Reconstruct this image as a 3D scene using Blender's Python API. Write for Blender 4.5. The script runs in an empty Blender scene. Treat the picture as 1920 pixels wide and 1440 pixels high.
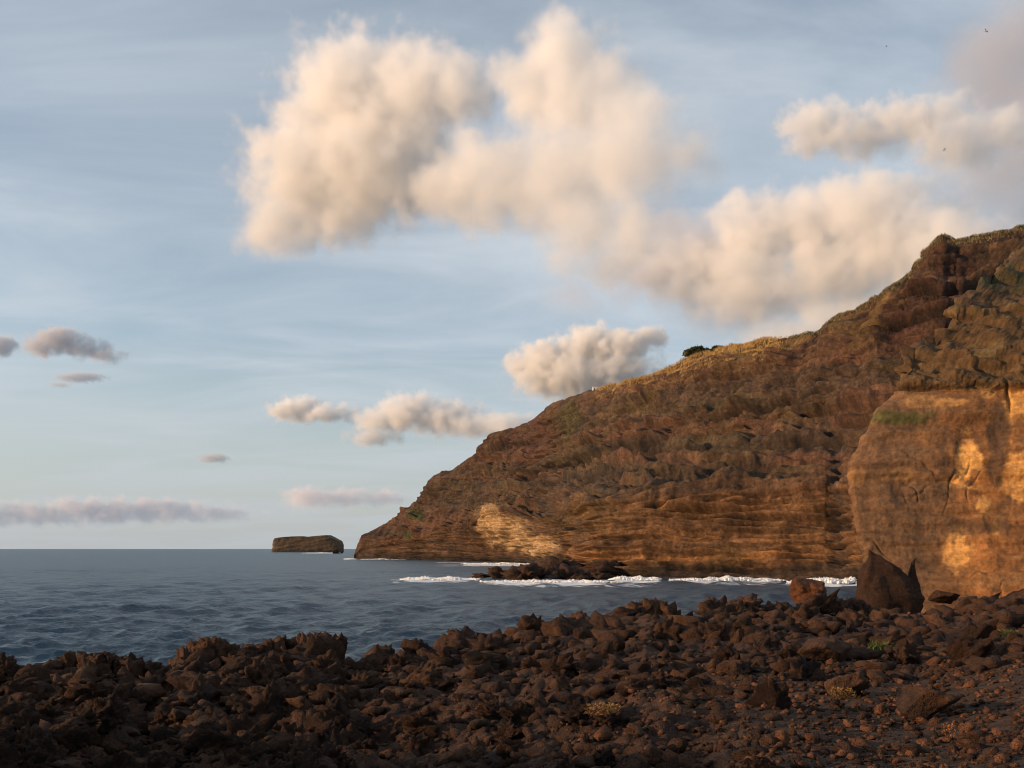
import bpy, bmesh, math, random
import numpy as np
from mathutils import Vector

# ------------------------------------------------------------------ camera, sky, sun, exposure
scene = bpy.context.scene
F = 1663.0            # focal length in photograph pixels (1920 wide)
HZ = 1028.0           # row of the horizon
EYE = 14.0            # eye height above the sea, metres
cam = bpy.data.cameras.new("camera"); camo = bpy.data.objects.new("camera", cam)
scene.collection.objects.link(camo); scene.camera = camo
cam.sensor_width = 36.0; cam.lens = 36.0 * F / 1920.0
cam.shift_y = (HZ - 720.0) / 1920.0
cam.clip_start = 0.2; cam.clip_end = 120000
camo.location = (0, 0, EYE); camo.rotation_euler = (math.radians(90), 0, 0)

SUN_AZ, SUN_EL = math.radians(99), math.radians(11)      # measured from the view direction towards the sea side
sdir = Vector((-math.sin(SUN_AZ) * math.cos(SUN_EL), math.cos(SUN_AZ) * math.cos(SUN_EL), math.sin(SUN_EL)))
world = bpy.data.worlds.new("World"); scene.world = world; world.use_nodes = True
wn, wl = world.node_tree.nodes, world.node_tree.links
wn.clear()
def nd(nodes, t, **kw):
    n = nodes.new(t)
    for k, v in kw.items(): setattr(n, k, v)
    return n
out = nd(wn, "ShaderNodeOutputWorld"); bg = nd(wn, "ShaderNodeBackground"); bg.inputs[1].default_value = 0.15
sky = nd(wn, "ShaderNodeTexSky", sky_type="NISHITA", sun_disc=False)
sky.sun_elevation = SUN_EL
sky.sun_rotation = math.atan2(sdir.x, sdir.y)
sky.air_density = 1.0; sky.dust_density = 0.9; sky.ozone_density = 1.4; sky.altitude = 10
# thin high veil of cirrus over the whole dome, streaked by the wind
tc = nd(wn, "ShaderNodeTexCoord"); sep = nd(wn, "ShaderNodeSeparateXYZ"); wl.new(tc.outputs["Generated"], sep.inputs[0])
zz = nd(wn, "ShaderNodeMath", operation="MAXIMUM"); wl.new(sep.outputs[2], zz.inputs[0]); zz.inputs[1].default_value = 0.0
za = nd(wn, "ShaderNodeMath", operation="ADD"); wl.new(zz.outputs[0], za.inputs[0]); za.inputs[1].default_value = 0.12
pr = nd(wn, "ShaderNodeVectorMath", operation="DIVIDE"); wl.new(tc.outputs["Generated"], pr.inputs[0])
cz = nd(wn, "ShaderNodeCombineXYZ")
for i in range(3): wl.new(za.outputs[0], cz.inputs[i])
wl.new(cz.outputs[0], pr.inputs[1])
mp = nd(wn, "ShaderNodeMapping"); mp.inputs["Rotation"].default_value = (0, 0, 0.5); mp.inputs["Scale"].default_value = (0.75, 1.35, 0.0)
wl.new(pr.outputs[0], mp.inputs[0])
cn = nd(wn, "ShaderNodeTexNoise"); cn.inputs["Scale"].default_value = 1.25; cn.inputs["Detail"].default_value = 7
cn.inputs["Roughness"].default_value = 0.55; cn.inputs["Distortion"].default_value = 0.5
wl.new(mp.outputs[0], cn.inputs["Vector"])
cr = nd(wn, "ShaderNodeMapRange", interpolation_type="SMOOTHSTEP"); wl.new(cn.outputs[0], cr.inputs[0])
cr.inputs[1].default_value = 0.28; cr.inputs[2].default_value = 0.80; cr.inputs[3].default_value = 0.30; cr.inputs[4].default_value = 0.90
hz_ = nd(wn, "ShaderNodeMapRange"); wl.new(zz.outputs[0], hz_.inputs[0])       # the veil is thicker seen edge-on
hz_.inputs[1].default_value = 0.0; hz_.inputs[2].default_value = 0.22; hz_.inputs[3].default_value = 0.85; hz_.inputs[4].default_value = 0.0
mx = nd(wn, "ShaderNodeMix", data_type="RGBA"); wl.new(cr.outputs[0], mx.inputs[0])
mh = nd(wn, "ShaderNodeMix", data_type="RGBA"); wl.new(hz_.outputs[0], mh.inputs[0]); mh.inputs[7].default_value = (2.95, 3.15, 3.3, 1)
wl.new(sky.outputs[0], mx.inputs[6]); mx.inputs[7].default_value = (4.1, 4.45, 4.8, 1)
wl.new(mx.outputs[2], mh.inputs[6]); wl.new(mh.outputs[2], bg.inputs[0]); wl.new(bg.outputs[0], out.inputs[0])

sun = bpy.data.lights.new("sun", "SUN"); suno = bpy.data.objects.new("sun", sun); scene.collection.objects.link(suno)
sun.energy = 5.0; sun.angle = math.radians(0.6); sun.color = (1.0, 0.62, 0.32)
suno.rotation_euler = sdir.to_track_quat("Z", "Y").to_euler(); suno.location = (-60, -40, 60)

vs = scene.view_settings
vs.view_transform = "Standard"; vs.look = "None"; vs.gamma = 1.0; vs.exposure = 0.1; vs.use_curve_mapping = False
cy = scene.cycles
cy.use_denoising = True
try: cy.denoiser = "OPENIMAGEDENOISE"
except Exception: pass
cy.max_bounces = 10; cy.diffuse_bounces = 2; cy.glossy_bounces = 2; cy.volume_bounces = 6; cy.transparent_max_bounces = 8
cy.volume_step_rate = 2.0; cy.volume_max_steps = 512
cy.sample_clamp_indirect = 4.0; cy.filter_width = 1.0

# ------------------------------------------------------------------ helpers
C = scene.collection
rng = np.random.default_rng(7); random.seed(7)
def at(px, py, d): return np.array([(px - 960.0) / F * d, d, EYE + (HZ - py) / F * d])
def seadist(py): return EYE * F / (py - HZ)
def lerp(xs, ys, x): return np.interp(x, xs, ys)
_P = np.random.default_rng(3).permutation(256); _P = np.concatenate([_P, _P, _P])
_G = np.random.default_rng(4).normal(size=(256, 3)); _G /= np.linalg.norm(_G, axis=1)[:, None]
def perlin(p):
    i = np.floor(p).astype(np.int64); f = p - i; i &= 255
    u = f * f * f * (f * (f * 6 - 15) + 10); r = 0
    for a in (0, 1):
        A = _P[i[:, 0] + a]; wa = u[:, 0] if a else 1 - u[:, 0]
        for b in (0, 1):
            B = _P[A + i[:, 1] + b]; wb = wa * (u[:, 1] if b else 1 - u[:, 1])
            for c in (0, 1):
                g = _G[_P[B + i[:, 2] + c]]
                d = g[:, 0] * (f[:, 0] - a) + g[:, 1] * (f[:, 1] - b) + g[:, 2] * (f[:, 2] - c)
                r = r + wb * (u[:, 2] if c else 1 - u[:, 2]) * d
    return r * 1.7
def fbm(p, octv=4, gain=0.5, ridged=False):
    r = 0; a = 1.0; t = 0
    for k in range(octv):
        n = perlin(p + 17.3 * k)
        r = r + a * ((1 - 2 * np.abs(n)) if ridged else n); t += a; p = p * 2.03; a *= gain
    return r / t
def sstep(a, b, x):
    t = np.clip((x - a) / (b - a), 0, 1); return t * t * (3 - 2 * t)
def tag(o, label=None, cat=None, group=None, kind=None):
    if label: o["label"] = label
    if cat: o["category"] = cat
    if group: o["group"] = group
    if kind: o["kind"] = kind
    return o
def link(name, me, parent=None):
    o = bpy.data.objects.new(name, me); C.objects.link(o)
    if parent: o.parent = parent
    return o
def mesh_np(name, V, faces, mat=None, smooth=True, col=None, attrs=None):
    """faces: (n,3) or (n,4) int array"""
    me = bpy.data.meshes.new(name); V = np.asarray(V, np.float32); faces = np.asarray(faces, np.int32)
    k = faces.shape[1]
    me.vertices.add(len(V)); me.vertices.foreach_set("co", V.ravel())
    me.loops.add(faces.size); me.loops.foreach_set("vertex_index", faces.ravel())
    me.polygons.add(len(faces)); me.polygons.foreach_set("loop_start", np.arange(0, faces.size, k, dtype=np.int32))
    if smooth: me.polygons.foreach_set("use_smooth", np.ones(len(faces), bool))
    me.update(calc_edges=True); me.validate()
    if col is not None:
        a = me.color_attributes.new("albedo", "FLOAT_COLOR", "POINT")
        c4 = np.ones((len(V), 4), np.float32); c4[:, :3] = col; a.data.foreach_set("color", c4.ravel())
    for k_, v_ in (attrs or {}).items():
        a = me.attributes.new(k_, "FLOAT", "POINT"); a.data.foreach_set("value", np.asarray(v_, np.float32))
    if mat: me.materials.append(mat)
    return me
def grid_faces(nu, nv):
    i = np.arange(nu * nv).reshape(nu, nv)
    return np.stack([i[:-1, :-1], i[1:, :-1], i[1:, 1:], i[:-1, 1:]], -1).reshape(-1, 4)
def grid_normals(P):
    du = np.gradient(P, axis=0); dv = np.gradient(P, axis=1)
    n = np.cross(du, dv); n /= np.linalg.norm(n, axis=2, keepdims=True) + 1e-9
    return n
def new_mat(name):
    m = bpy.data.materials.new(name); m.use_nodes = True
    return m, m.node_tree.nodes, m.node_tree.links, m.node_tree.nodes["Principled BSDF"]

# ------------------------------------------------------------------ clouds: real volumes, one per cloud
def cloud_material(name, dens, tint=(1, 1, 1)):
    m = bpy.data.materials.new(name); m.use_nodes = True; n, l = m.node_tree.nodes, m.node_tree.links; n.clear()
    o = nd(n, "ShaderNodeOutputMaterial"); v = nd(n, "ShaderNodeVolumePrincipled")
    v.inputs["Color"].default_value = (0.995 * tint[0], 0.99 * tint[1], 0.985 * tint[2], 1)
    v.inputs["Density"].default_value = dens; v.inputs["Anisotropy"].default_value = 0.15
    l.new(v.outputs[0], o.inputs["Volume"]); return m

def make_cloud(label, d, blobs, res=110, tau=9.0, amp=0.55, nscale=1.0, soft=0.5, depth=0.8, seed=0.0, warp=0.35, slant=0.0, tint=(1, 1, 1), group="sunlit clouds over the sea"):
    """blobs: (px, py, rx, ry) in photograph pixels, d: distance in metres; depth: thickness / height of a blob"""
    b = np.array(blobs, float); b[:, 2:] *= 1.16; blobs = [tuple(q) for q in b]; pad = 0.3
    rr = np.random.default_rng(int(seed * 100) + 1); pxm = b[:, 0].mean(); s = d / F
    ry = np.minimum(b[:, 2], b[:, 3]) * s * depth * 1.3
    dd = d + rr.uniform(-0.35, 0.35, len(b)) * ry - slant * (b[:, 0] - pxm) * s          # each lobe at its own distance
    ry = ry * dd / d; cen = np.array([at(q[0], q[1], z_) for q, z_ in zip(b, dd)]); rad = np.stack([b[:, 2] * dd / F, ry, b[:, 3] * dd / F], -1)
    lo, hi = (cen - rad * (1 + pad)).min(0), (cen + rad * (1 + pad)).max(0); mc = (lo + hi) / 2; hw, hd, hh = (hi - lo) / 2
    meanr = float(np.mean(np.minimum(rad[:, 0], rad[:, 2])))
    me = bpy.data.volumes.new("cloud"); o = link("cloud", me); o.location = mc
    g = bpy.data.node_groups.new("cloud_volume", "GeometryNodeTree")
    g.interface.new_socket("Geometry", in_out="INPUT", socket_type="NodeSocketGeometry")
    g.interface.new_socket("Geometry", in_out="OUTPUT", socket_type="NodeSocketGeometry")
    n, l = g.nodes, g.links
    go = nd(n, "NodeGroupOutput"); vc = nd(n, "GeometryNodeVolumeCube"); sm = nd(n, "GeometryNodeSetMaterial")
    pos = nd(n, "GeometryNodeInputPosition")
    off = nd(n, "ShaderNodeVectorMath", operation="ADD"); l.new(pos.outputs[0], off.inputs[0]); off.inputs[1].default_value = (seed * 531.7, seed * 217.3, seed * 911.1)
    wnz = nd(n, "ShaderNodeTexNoise"); wnz.inputs["Scale"].default_value = 0.9 * nscale / meanr; wnz.inputs["Detail"].default_value = 2; l.new(off.outputs[0], wnz.inputs["Vector"])
    wc = nd(n, "ShaderNodeVectorMath", operation="SUBTRACT"); l.new(wnz.outputs["Color"], wc.inputs[0]); wc.inputs[1].default_value = (0.5, 0.5, 0.5)
    ws = nd(n, "ShaderNodeVectorMath", operation="SCALE"); l.new(wc.outputs[0], ws.inputs[0]); ws.inputs["Scale"].default_value = warp * 2 * meanr
    wp = nd(n, "ShaderNodeVectorMath", operation="ADD"); l.new(pos.outputs[0], wp.inputs[0]); l.new(ws.outputs[0], wp.inputs[1])
    prev = None
    for i in range(len(b)):
        c = tuple(cen[i] - mc)
        a = nd(n, "ShaderNodeVectorMath", operation="SUBTRACT"); l.new(wp.outputs[0], a.inputs[0]); a.inputs[1].default_value = c
        q = nd(n, "ShaderNodeVectorMath", operation="DIVIDE"); l.new(a.outputs[0], q.inputs[0]); q.inputs[1].default_value = tuple(rad[i])
        le = nd(n, "ShaderNodeVectorMath", operation="LENGTH"); l.new(q.outputs[0], le.inputs[0])
        su = nd(n, "ShaderNodeMath", operation="SUBTRACT"); su.inputs[0].default_value = 1.0; l.new(le.outputs["Value"], su.inputs[1])
        if prev is None: prev = su
        else:
            mxn = nd(n, "ShaderNodeMath", operation="SMOOTH_MAX"); l.new(prev.outputs[0], mxn.inputs[0]); l.new(su.outputs[0], mxn.inputs[1]); mxn.inputs[2].default_value = 0.15; prev = mxn
    n1 = nd(n, "ShaderNodeTexNoise"); n1.inputs["Scale"].default_value = 1.5 * nscale / meanr; n1.inputs["Detail"].default_value = 8.0; n1.inputs["Roughness"].default_value = 0.65
    l.new(off.outputs[0], n1.inputs["Vector"])
    c1 = nd(n, "ShaderNodeMath", operation="SUBTRACT"); l.new(n1.outputs[0], c1.inputs[0]); c1.inputs[1].default_value = 0.485
    m1 = nd(n, "ShaderNodeMath", operation="MULTIPLY_ADD"); l.new(c1.outputs[0], m1.inputs[0]); m1.inputs[1].default_value = 2 * amp; l.new(prev.outputs[0], m1.inputs[2])
    mr = nd(n, "ShaderNodeMapRange", interpolation_type="SMOOTHSTEP"); l.new(m1.outputs[0], mr.inputs[0])
    mr.inputs[1].default_value = 0.02; mr.inputs[2].default_value = soft; mr.inputs[3].default_value = 0; mr.inputs[4].default_value = 1
    sz_ = nd(n, "ShaderNodeSeparateXYZ"); l.new(pos.outputs[0], sz_.inputs[0])              # crisp heads, dissolving bases
    mz = nd(n, "ShaderNodeMapRange"); l.new(sz_.outputs[2], mz.inputs[0]); mz.inputs[1].default_value = -hh * 0.75; mz.inputs[2].default_value = hh * 0.55; mz.inputs[3].default_value = soft * 1.4; mz.inputs[4].default_value = soft * 0.65
    l.new(mz.outputs[0], mr.inputs[2])
    l.new(mr.outputs[0], vc.inputs["Density"])
    vc.inputs["Min"].default_value = (-hw, -hd, -hh); vc.inputs["Max"].default_value = (hw, hd, hh)
    vox = max(hw, hh) * 2 / res
    for k, v in (("X", hw), ("Y", hd), ("Z", hh)): vc.inputs["Resolution " + k].default_value = max(8, int(2 * v / vox))
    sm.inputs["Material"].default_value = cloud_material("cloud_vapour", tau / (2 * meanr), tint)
    l.new(vc.outputs[0], sm.inputs[0]); l.new(sm.outputs[0], go.inputs[0])
    md = o.modifiers.new("vapour", "NODES"); md.node_group = g
    return tag(o, label, "cloud", group)

def cdist(py, alt): return alt * F / (HZ - py)
make_cloud("largest sunlit cumulus cloud, twin heads, high above the headland", cdist(290, 950),
    [(690, 190, 150, 105), (800, 170, 110, 80), (600, 330, 140, 110), (720, 310, 150, 110), (560, 415, 110, 60), (500, 445, 60, 34), (650, 420, 90, 45), (860, 170, 60, 60),
     (1060, 125, 88, 85), (1000, 160, 80, 70), (1110, 190, 100, 90), (930, 340, 130, 90), (1070, 320, 140, 95), (1180, 290, 120, 100), (1210, 220, 70, 60),
     (1290, 300, 72, 52), (1100, 430, 110, 70), (1200, 430, 90, 70), (840, 370, 90, 60), (1060, 90, 70, 45), (1130, 480, 120, 50), (1010, 400, 100, 50)],
    res=230, tau=5.6, seed=1.0, soft=0.95, amp=1.08, depth=0.8, slant=0.9)
make_cloud("broad cream cumulus bank rising behind the cliff crest", cdist(470, 1400),
    [(1640, 370, 90, 45), (1400, 410, 70, 45), (1440, 440, 110, 70), (1560, 420, 120, 75), (1650, 400, 100, 65), (1700, 460, 140, 90), (1560, 520, 140, 80), (1330, 510, 120, 70), (1420, 540, 130, 70),
     (1600, 600, 130, 60), (1800, 480, 110, 80), (1480, 640, 120, 50), (1240, 500, 60, 50)],
    res=210, tau=5.4, seed=2.3, soft=0.92, amp=1.05, slant=0.6)
make_cloud("ragged cream cloud shelf beside the grey cloud mass", cdist(250, 1500),
    [(1540, 235, 75, 42), (1620, 255, 85, 48), (1710, 230, 85, 45), (1780, 210, 60, 35), (1510, 275, 50, 25), (1800, 270, 100, 50), (1890, 240, 60, 40)],
    res=180, tau=4.6, seed=3.1, soft=0.92, amp=1.1, slant=0.4)
make_cloud("dim grey cloud mass towering over the highest cliff", cdist(250, 2000),
    [(1900, 120, 130, 110), (1860, 330, 150, 110), (1980, 240, 150, 160), (1780, 380, 120, 60), (2100, 200, 160, 180), (1960, 420, 140, 80)], res=110, tau=3.0, seed=12.3, tint=(.76,.77,.82), soft=1.0, amp=0.6, warp=0.5)
make_cloud("thin grey veil of cloud between the two big cumulus clouds", cdist(520, 1400),
    [(1300, 470, 130, 80), (1180, 520, 110, 60), (1380, 590, 150, 60), (1080, 560, 80, 40)], res=110, tau=1.9, tint=(.86,.86,.9), seed=13.3, soft=1.0, amp=0.7, warp=0.5)
make_cloud("small bright cumulus cloud above the grassy crest", cdist(680, 950),
    [(1110, 650, 60, 36), (1040, 675, 70, 36), (1170, 650, 55, 28), (1220, 632, 36, 18), (990, 685, 50, 24), (1130, 700, 120, 40), (1050, 715, 90, 36)],
    res=140, tau=8, seed=4.7, soft=0.75, amp=1.05, slant=0.4)
make_cloud("pinkish cloud low behind the headland slope", cdist(790, 950),
    [(560, 768, 55, 24), (620, 775, 50, 18), (780, 775, 70, 34), (840, 785, 70, 34), (720, 790, 60, 26), (700, 822, 60, 16), (900, 800, 70, 26), (960, 800, 60, 24)],
    res=150, tau=6, seed=5.9, soft=0.8, amp=1.1, slant=0.5)
make_cloud("faint pink cloud strip above the islet", cdist(935, 900),
    [(580, 935, 55, 22), (640, 935, 70, 18), (710, 935, 60, 16)], res=90, tau=2.6, seed=6.2, soft=0.8, amp=.9, tint=(.93,.90,.93))
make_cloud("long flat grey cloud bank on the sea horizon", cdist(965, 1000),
    [(60, 965, 110, 20), (180, 960, 110, 24), (300, 958, 110, 20), (390, 962, 80, 16), (-60, 965, 110, 22)], res=150, tau=2.6, seed=7.4, soft=0.6, amp=1.6, nscale=.7, tint=(0.78, 0.79, 0.84))  # grey tint, here and on the scraps below, stands in for cloud shadow
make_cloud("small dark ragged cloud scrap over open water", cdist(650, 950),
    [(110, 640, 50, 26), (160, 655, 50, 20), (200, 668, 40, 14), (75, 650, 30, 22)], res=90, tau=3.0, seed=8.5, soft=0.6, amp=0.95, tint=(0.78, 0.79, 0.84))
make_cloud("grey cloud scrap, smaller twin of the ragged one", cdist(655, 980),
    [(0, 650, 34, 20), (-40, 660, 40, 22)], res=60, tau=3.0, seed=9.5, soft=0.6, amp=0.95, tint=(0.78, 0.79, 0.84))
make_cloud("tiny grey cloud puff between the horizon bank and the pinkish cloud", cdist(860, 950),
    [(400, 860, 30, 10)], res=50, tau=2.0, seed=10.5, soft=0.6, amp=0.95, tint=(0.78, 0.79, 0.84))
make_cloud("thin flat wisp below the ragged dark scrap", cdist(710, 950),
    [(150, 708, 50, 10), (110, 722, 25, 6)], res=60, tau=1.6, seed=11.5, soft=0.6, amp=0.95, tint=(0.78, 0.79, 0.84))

# ------------------------------------------------------------------ materials
def albedo_material(name, rough=0.9, bump=(), grain=0.25, gscale=1.0, spec=0.25, beds=0, bedc=0.42):
    """colour from the mesh's own albedo attribute, broken up by procedural grain, with fine relief"""
    m, n, l, b = new_mat(name)
    a = nd(n, "ShaderNodeAttribute", attribute_name="albedo"); tcn = nd(n, "ShaderNodeTexCoord")
    nz = nd(n, "ShaderNodeTexNoise"); nz.inputs["Scale"].default_value = gscale; nz.inputs["Detail"].default_value = 8; nz.inputs["Roughness"].default_value = 0.68
    l.new(tcn.outputs["Object"], nz.inputs["Vector"])
    mr = nd(n, "ShaderNodeMapRange"); l.new(nz.outputs[0], mr.inputs[0])
    mr.inputs[1].default_value = 0.25; mr.inputs[2].default_value = 0.75; mr.inputs[3].default_value = 1 - grain * 1.6; mr.inputs[4].default_value = 1 + grain * 1.6
    if beds:
        mpc = nd(n, "ShaderNodeMapping"); mpc.inputs["Scale"].default_value = (0.12, 0.12, 1.0); mpc.inputs["Rotation"].default_value = (0.03, 0.04, 0); l.new(tcn.outputs["Object"], mpc.inputs[0])
        bn = nd(n, "ShaderNodeTexNoise"); bn.inputs["Scale"].default_value = beds; bn.inputs["Detail"].default_value = 6; bn.inputs["Roughness"].default_value = 0.7; l.new(mpc.outputs[0], bn.inputs["Vector"])
        br = nd(n, "ShaderNodeMapRange"); l.new(bn.outputs[0], br.inputs[0]); br.inputs[1].default_value = 0.35; br.inputs[2].default_value = 0.65; br.inputs[3].default_value = 1 - bedc; br.inputs[4].default_value = 1 + bedc
        bm_ = nd(n, "ShaderNodeMath", operation="MULTIPLY"); l.new(mr.outputs[0], bm_.inputs[0]); l.new(br.outputs[0], bm_.inputs[1]); mr = bm_
    mu = nd(n, "ShaderNodeVectorMath", operation="SCALE"); l.new(a.outputs["Color"], mu.inputs[0]); l.new(mr.outputs[0], mu.inputs["Scale"])
    l.new(mu.outputs[0], b.inputs["Base Color"])
    b.inputs["Roughness"].default_value = rough; b.inputs["Specular IOR Level"].default_value = spec
    prev = None
    for sc_, dist in bump:
        t = nd(n, "ShaderNodeTexNoise"); t.inputs["Scale"].default_value = abs(sc_); t.inputs["Detail"].default_value = 6; t.inputs["Roughness"].default_value = 0.65
        if sc_ < 0:                                      # bedded: long along the layers, short across them
            mpb = nd(n, "ShaderNodeMapping"); mpb.inputs["Scale"].default_value = (0.08, 0.08, 1.0); mpb.inputs["Rotation"].default_value = (0.03, 0.04, 0); l.new(tcn.outputs["Object"], mpb.inputs[0]); l.new(mpb.outputs[0], t.inputs["Vector"])
        else: l.new(tcn.outputs["Object"], t.inputs["Vector"])
        bp = nd(n, "ShaderNodeBump"); bp.inputs["Strength"].default_value = 1.0; bp.inputs["Distance"].default_value = dist
        l.new(t.outputs[0], bp.inputs["Height"])
        if prev: l.new(prev.outputs[0], bp.inputs["Normal"])
        prev = bp
    if prev: l.new(prev.outputs[0], b.inputs["Normal"])
    return m
MAT_CLIFF = albedo_material("cliff_rock", bump=((0.9, 0.8),), grain=0.42, gscale=0.5, beds=0.33, bedc=0.2)
MAT_NEAR = albedo_material("tuff_rock", bump=((-0.9, 0.12), (2.0, 0.16)), grain=0.36, gscale=1.3, beds=0.4, bedc=0.2)
MAT_LAVA = albedo_material("lava_rock", bump=((3.0, 0.16), (12.0, 0.06)), grain=0.4, gscale=4.0, rough=0.92, spec=0.2)
def plain(name, col, rough=0.8, grain=0.3, scale=5.0, spec=0.3):
    m, n, l, b = new_mat(name)
    tcn = nd(n, "ShaderNodeTexCoord"); nz = nd(n, "ShaderNodeTexNoise"); nz.inputs["Scale"].default_value = scale; nz.inputs["Detail"].default_value = 5
    l.new(tcn.outputs["Object"], nz.inputs["Vector"])
    r = nd(n, "ShaderNodeValToRGB"); l.new(nz.outputs[0], r.inputs[0])
    r.color_ramp.elements[0].position = 0.3; r.color_ramp.elements[1].position = 0.7
    r.color_ramp.elements[0].color = (*[c * (1 - grain) for c in col], 1); r.color_ramp.elements[1].color = (*[min(1, c * (1 + grain)) for c in col], 1)
    l.new(r.outputs[0], b.inputs["Base Color"]); b.inputs["Roughness"].default_value = rough; b.inputs["Specular IOR Level"].default_value = spec
    return m

# sea water: dark, glossy; foam by the mesh's foam attribute broken up by noise
m, n, l, b = new_mat("sea_water"); MAT_SEA = m
tcn = nd(n, "ShaderNodeTexCoord"); prev = None
for sc_, dist, stretch in ((0.10, 2.0, 0.6), (0.45, 0.9, 0.6), (1.5, 0.34, 0.75)):
    mpn = nd(n, "ShaderNodeMapping"); mpn.inputs["Scale"].default_value = (stretch, 1, 1); mpn.inputs["Rotation"].default_value = (0, 0, 0.35); l.new(tcn.outputs["Object"], mpn.inputs[0])
    t = nd(n, "ShaderNodeTexNoise"); t.inputs["Scale"].default_value = sc_; t.inputs["Detail"].default_value = 5; t.inputs["Roughness"].default_value = 0.6; l.new(mpn.outputs[0], t.inputs["Vector"])
    bp = nd(n, "ShaderNodeBump"); bp.inputs["Distance"].default_value = dist; l.new(t.outputs[0], bp.inputs["Height"])
    if prev: l.new(prev.outputs[0], bp.inputs["Normal"])
    prev = bp
l.new(prev.outputs[0], b.inputs["Normal"])
b.inputs["Base Color"].default_value = (0.028, 0.062, 0.092, 1); b.inputs["Roughness"].default_value = 0.34; b.inputs["IOR"].default_value = 1.333
fb = nd(n, "ShaderNodeBsdfPrincipled"); fb.inputs["Base Color"].default_value = (0.78, 0.79, 0.80, 1); fb.inputs["Roughness"].default_value = 0.8
fa = nd(n, "ShaderNodeAttribute", attribute_name="foam")
ft = nd(n, "ShaderNodeTexNoise"); ft.inputs["Scale"].default_value = 0.22; ft.inputs["Detail"].default_value = 8; ft.inputs["Roughness"].default_value = 0.7; l.new(tcn.outputs["Object"], ft.inputs["Vector"])
fs = nd(n, "ShaderNodeMath", operation="ADD"); l.new(fa.outputs["Fac"], fs.inputs[0]); l.new(ft.outputs[0], fs.inputs[1])
fm = nd(n, "ShaderNodeMapRange", interpolation_type="SMOOTHSTEP"); l.new(fs.outputs[0], fm.inputs[0]); fm.inputs[1].default_value = 0.92; fm.inputs[2].default_value = 1.12
ms = nd(n, "ShaderNodeMixShader"); l.new(fm.outputs[0], ms.inputs[0]); l.new(b.outputs[0], ms.inputs[1]); l.new(fb.outputs[0], ms.inputs[2])
l.new(ms.outputs[0], n["Material Output"].inputs[0])

# ------------------------------------------------------------------ shoreline tables (photograph columns)
SH_PX = [640, 668, 750, 880, 960, 1000, 1035, 1060, 1120, 1200, 1400, 1560, 1620, 1800, 2300]
SH_PY = [1048, 1048, 1049, 1052.5, 1054.5, 1057, 1063, 1072, 1078, 1082, 1086, 1090, 1094, 1104, 1120]
def shore_r(px): return seadist(lerp(SH_PX, SH_PY, px))

# ------------------------------------------------------------------ sea
def build_sea():
    px = np.concatenate([np.linspace(-2200, -250, 60)[:-1], np.linspace(-250, 2150, 760), np.linspace(2150, 4200, 50)[1:]])
    py = np.concatenate([np.linspace(1560, 1250, 40)[:-1], np.linspace(1250, 1075, 230)[:-1], np.linspace(1075, 1036, 80)[:-1], np.geomspace(8, 1.45, 24) + HZ])
    d = seadist(py); PX, D = np.meshgrid(px, d, indexing="ij")
    X = (PX - 960) / F * D; Y = D.copy(); Z = np.zeros_like(X)
    cell = np.gradient(d)[None, :] * -np.ones_like(X); cell = np.abs(cell)
    r = np.random.default_rng(11); dx = np.zeros_like(X); dy = np.zeros_like(X)
    for k in range(64):
        lam = 1.6 * (24 / 1.6) ** (k / 63.0); th = math.radians(-60) + r.normal(0, 0.55)
        kx, ky = math.sin(th), math.cos(th); w = 2 * math.pi / lam
        A = 0.024 * lam ** 0.46 * r.uniform(0.6, 1.3)
        fade = np.clip(lam / (2.2 * cell) - 0.6, 0, 1)
        ph = w * (kx * X + ky * Y) + r.uniform(0, 6.28)
        Z += A * fade * np.sin(ph); c = 0.8 * A * fade * np.cos(ph); dx += kx * c; dy += ky * c
    # foam: along the foot of the cliffs, around the reef, streaks and white caps
    pxf = PX.ravel(); V = np.stack([X + dx, Y + dy, Z], -1).reshape(-1, 3)
    sr = shore_r(pxf); gap = sr - D.ravel()
    wid = np.where(pxf > 1040, 16, 30)
    foam = np.where((gap > -40) & (pxf > 655), 0.50 * np.clip(1.1 - np.abs(gap) / wid, 0, 1), 0)
    pyf = HZ + EYE * F / D.ravel()
    def streak(x0, x1, yc, h, a, slope=0.0):
        xm = (x0 + x1) / 2; e = np.abs(pxf - xm) / ((x1 - x0) / 2); f = np.abs(pyf - yc - slope * (pxf - xm)) / h
        return a * np.clip(1.15 - e ** 3, 0, 1) * np.clip(1.2 - f ** 2, 0, 1)
    for s in ((735, 900, 1087, 6, .68), (870, 1170, 1093, 5.5, .66), (1140, 1250, 1088, 6, .7), (1240, 1500, 1088, 4.5, .66), (1460, 1650, 1094, 7, .7),
              (850, 1005, 1058.5, 3.6, .68), (800, 900, 1055, 1.5, .5), (640, 672, 1048, 2.2, .6), (676, 760, 1048.5, 1.2, .62), (560, 640, 1037, 1.3, .6), (700, 740, 1063, 0.8, .45), (600, 612, 1069, 0.8, .5), (880, 1300, 1097, 7, .46), (1250, 1640, 1093, 7, .47), (700, 900, 1088, 9, .45), (780, 1010, 1060, 4, .45)):
        foam = np.maximum(foam, streak(*s))
    cap = fbm(V * np.array([0.02, 0.05, 0]) + 5, 4); foam = np.maximum(foam, 0.40 * sstep(0.38, 0.6, cap) * sstep(0.08, 0.35, V[:, 2]))
    o = link("sea", mesh_np("sea", V, grid_faces(len(px), len(d)), MAT_SEA, attrs={"foam": foam})); tag(o, kind="structure")
build_sea()

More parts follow.
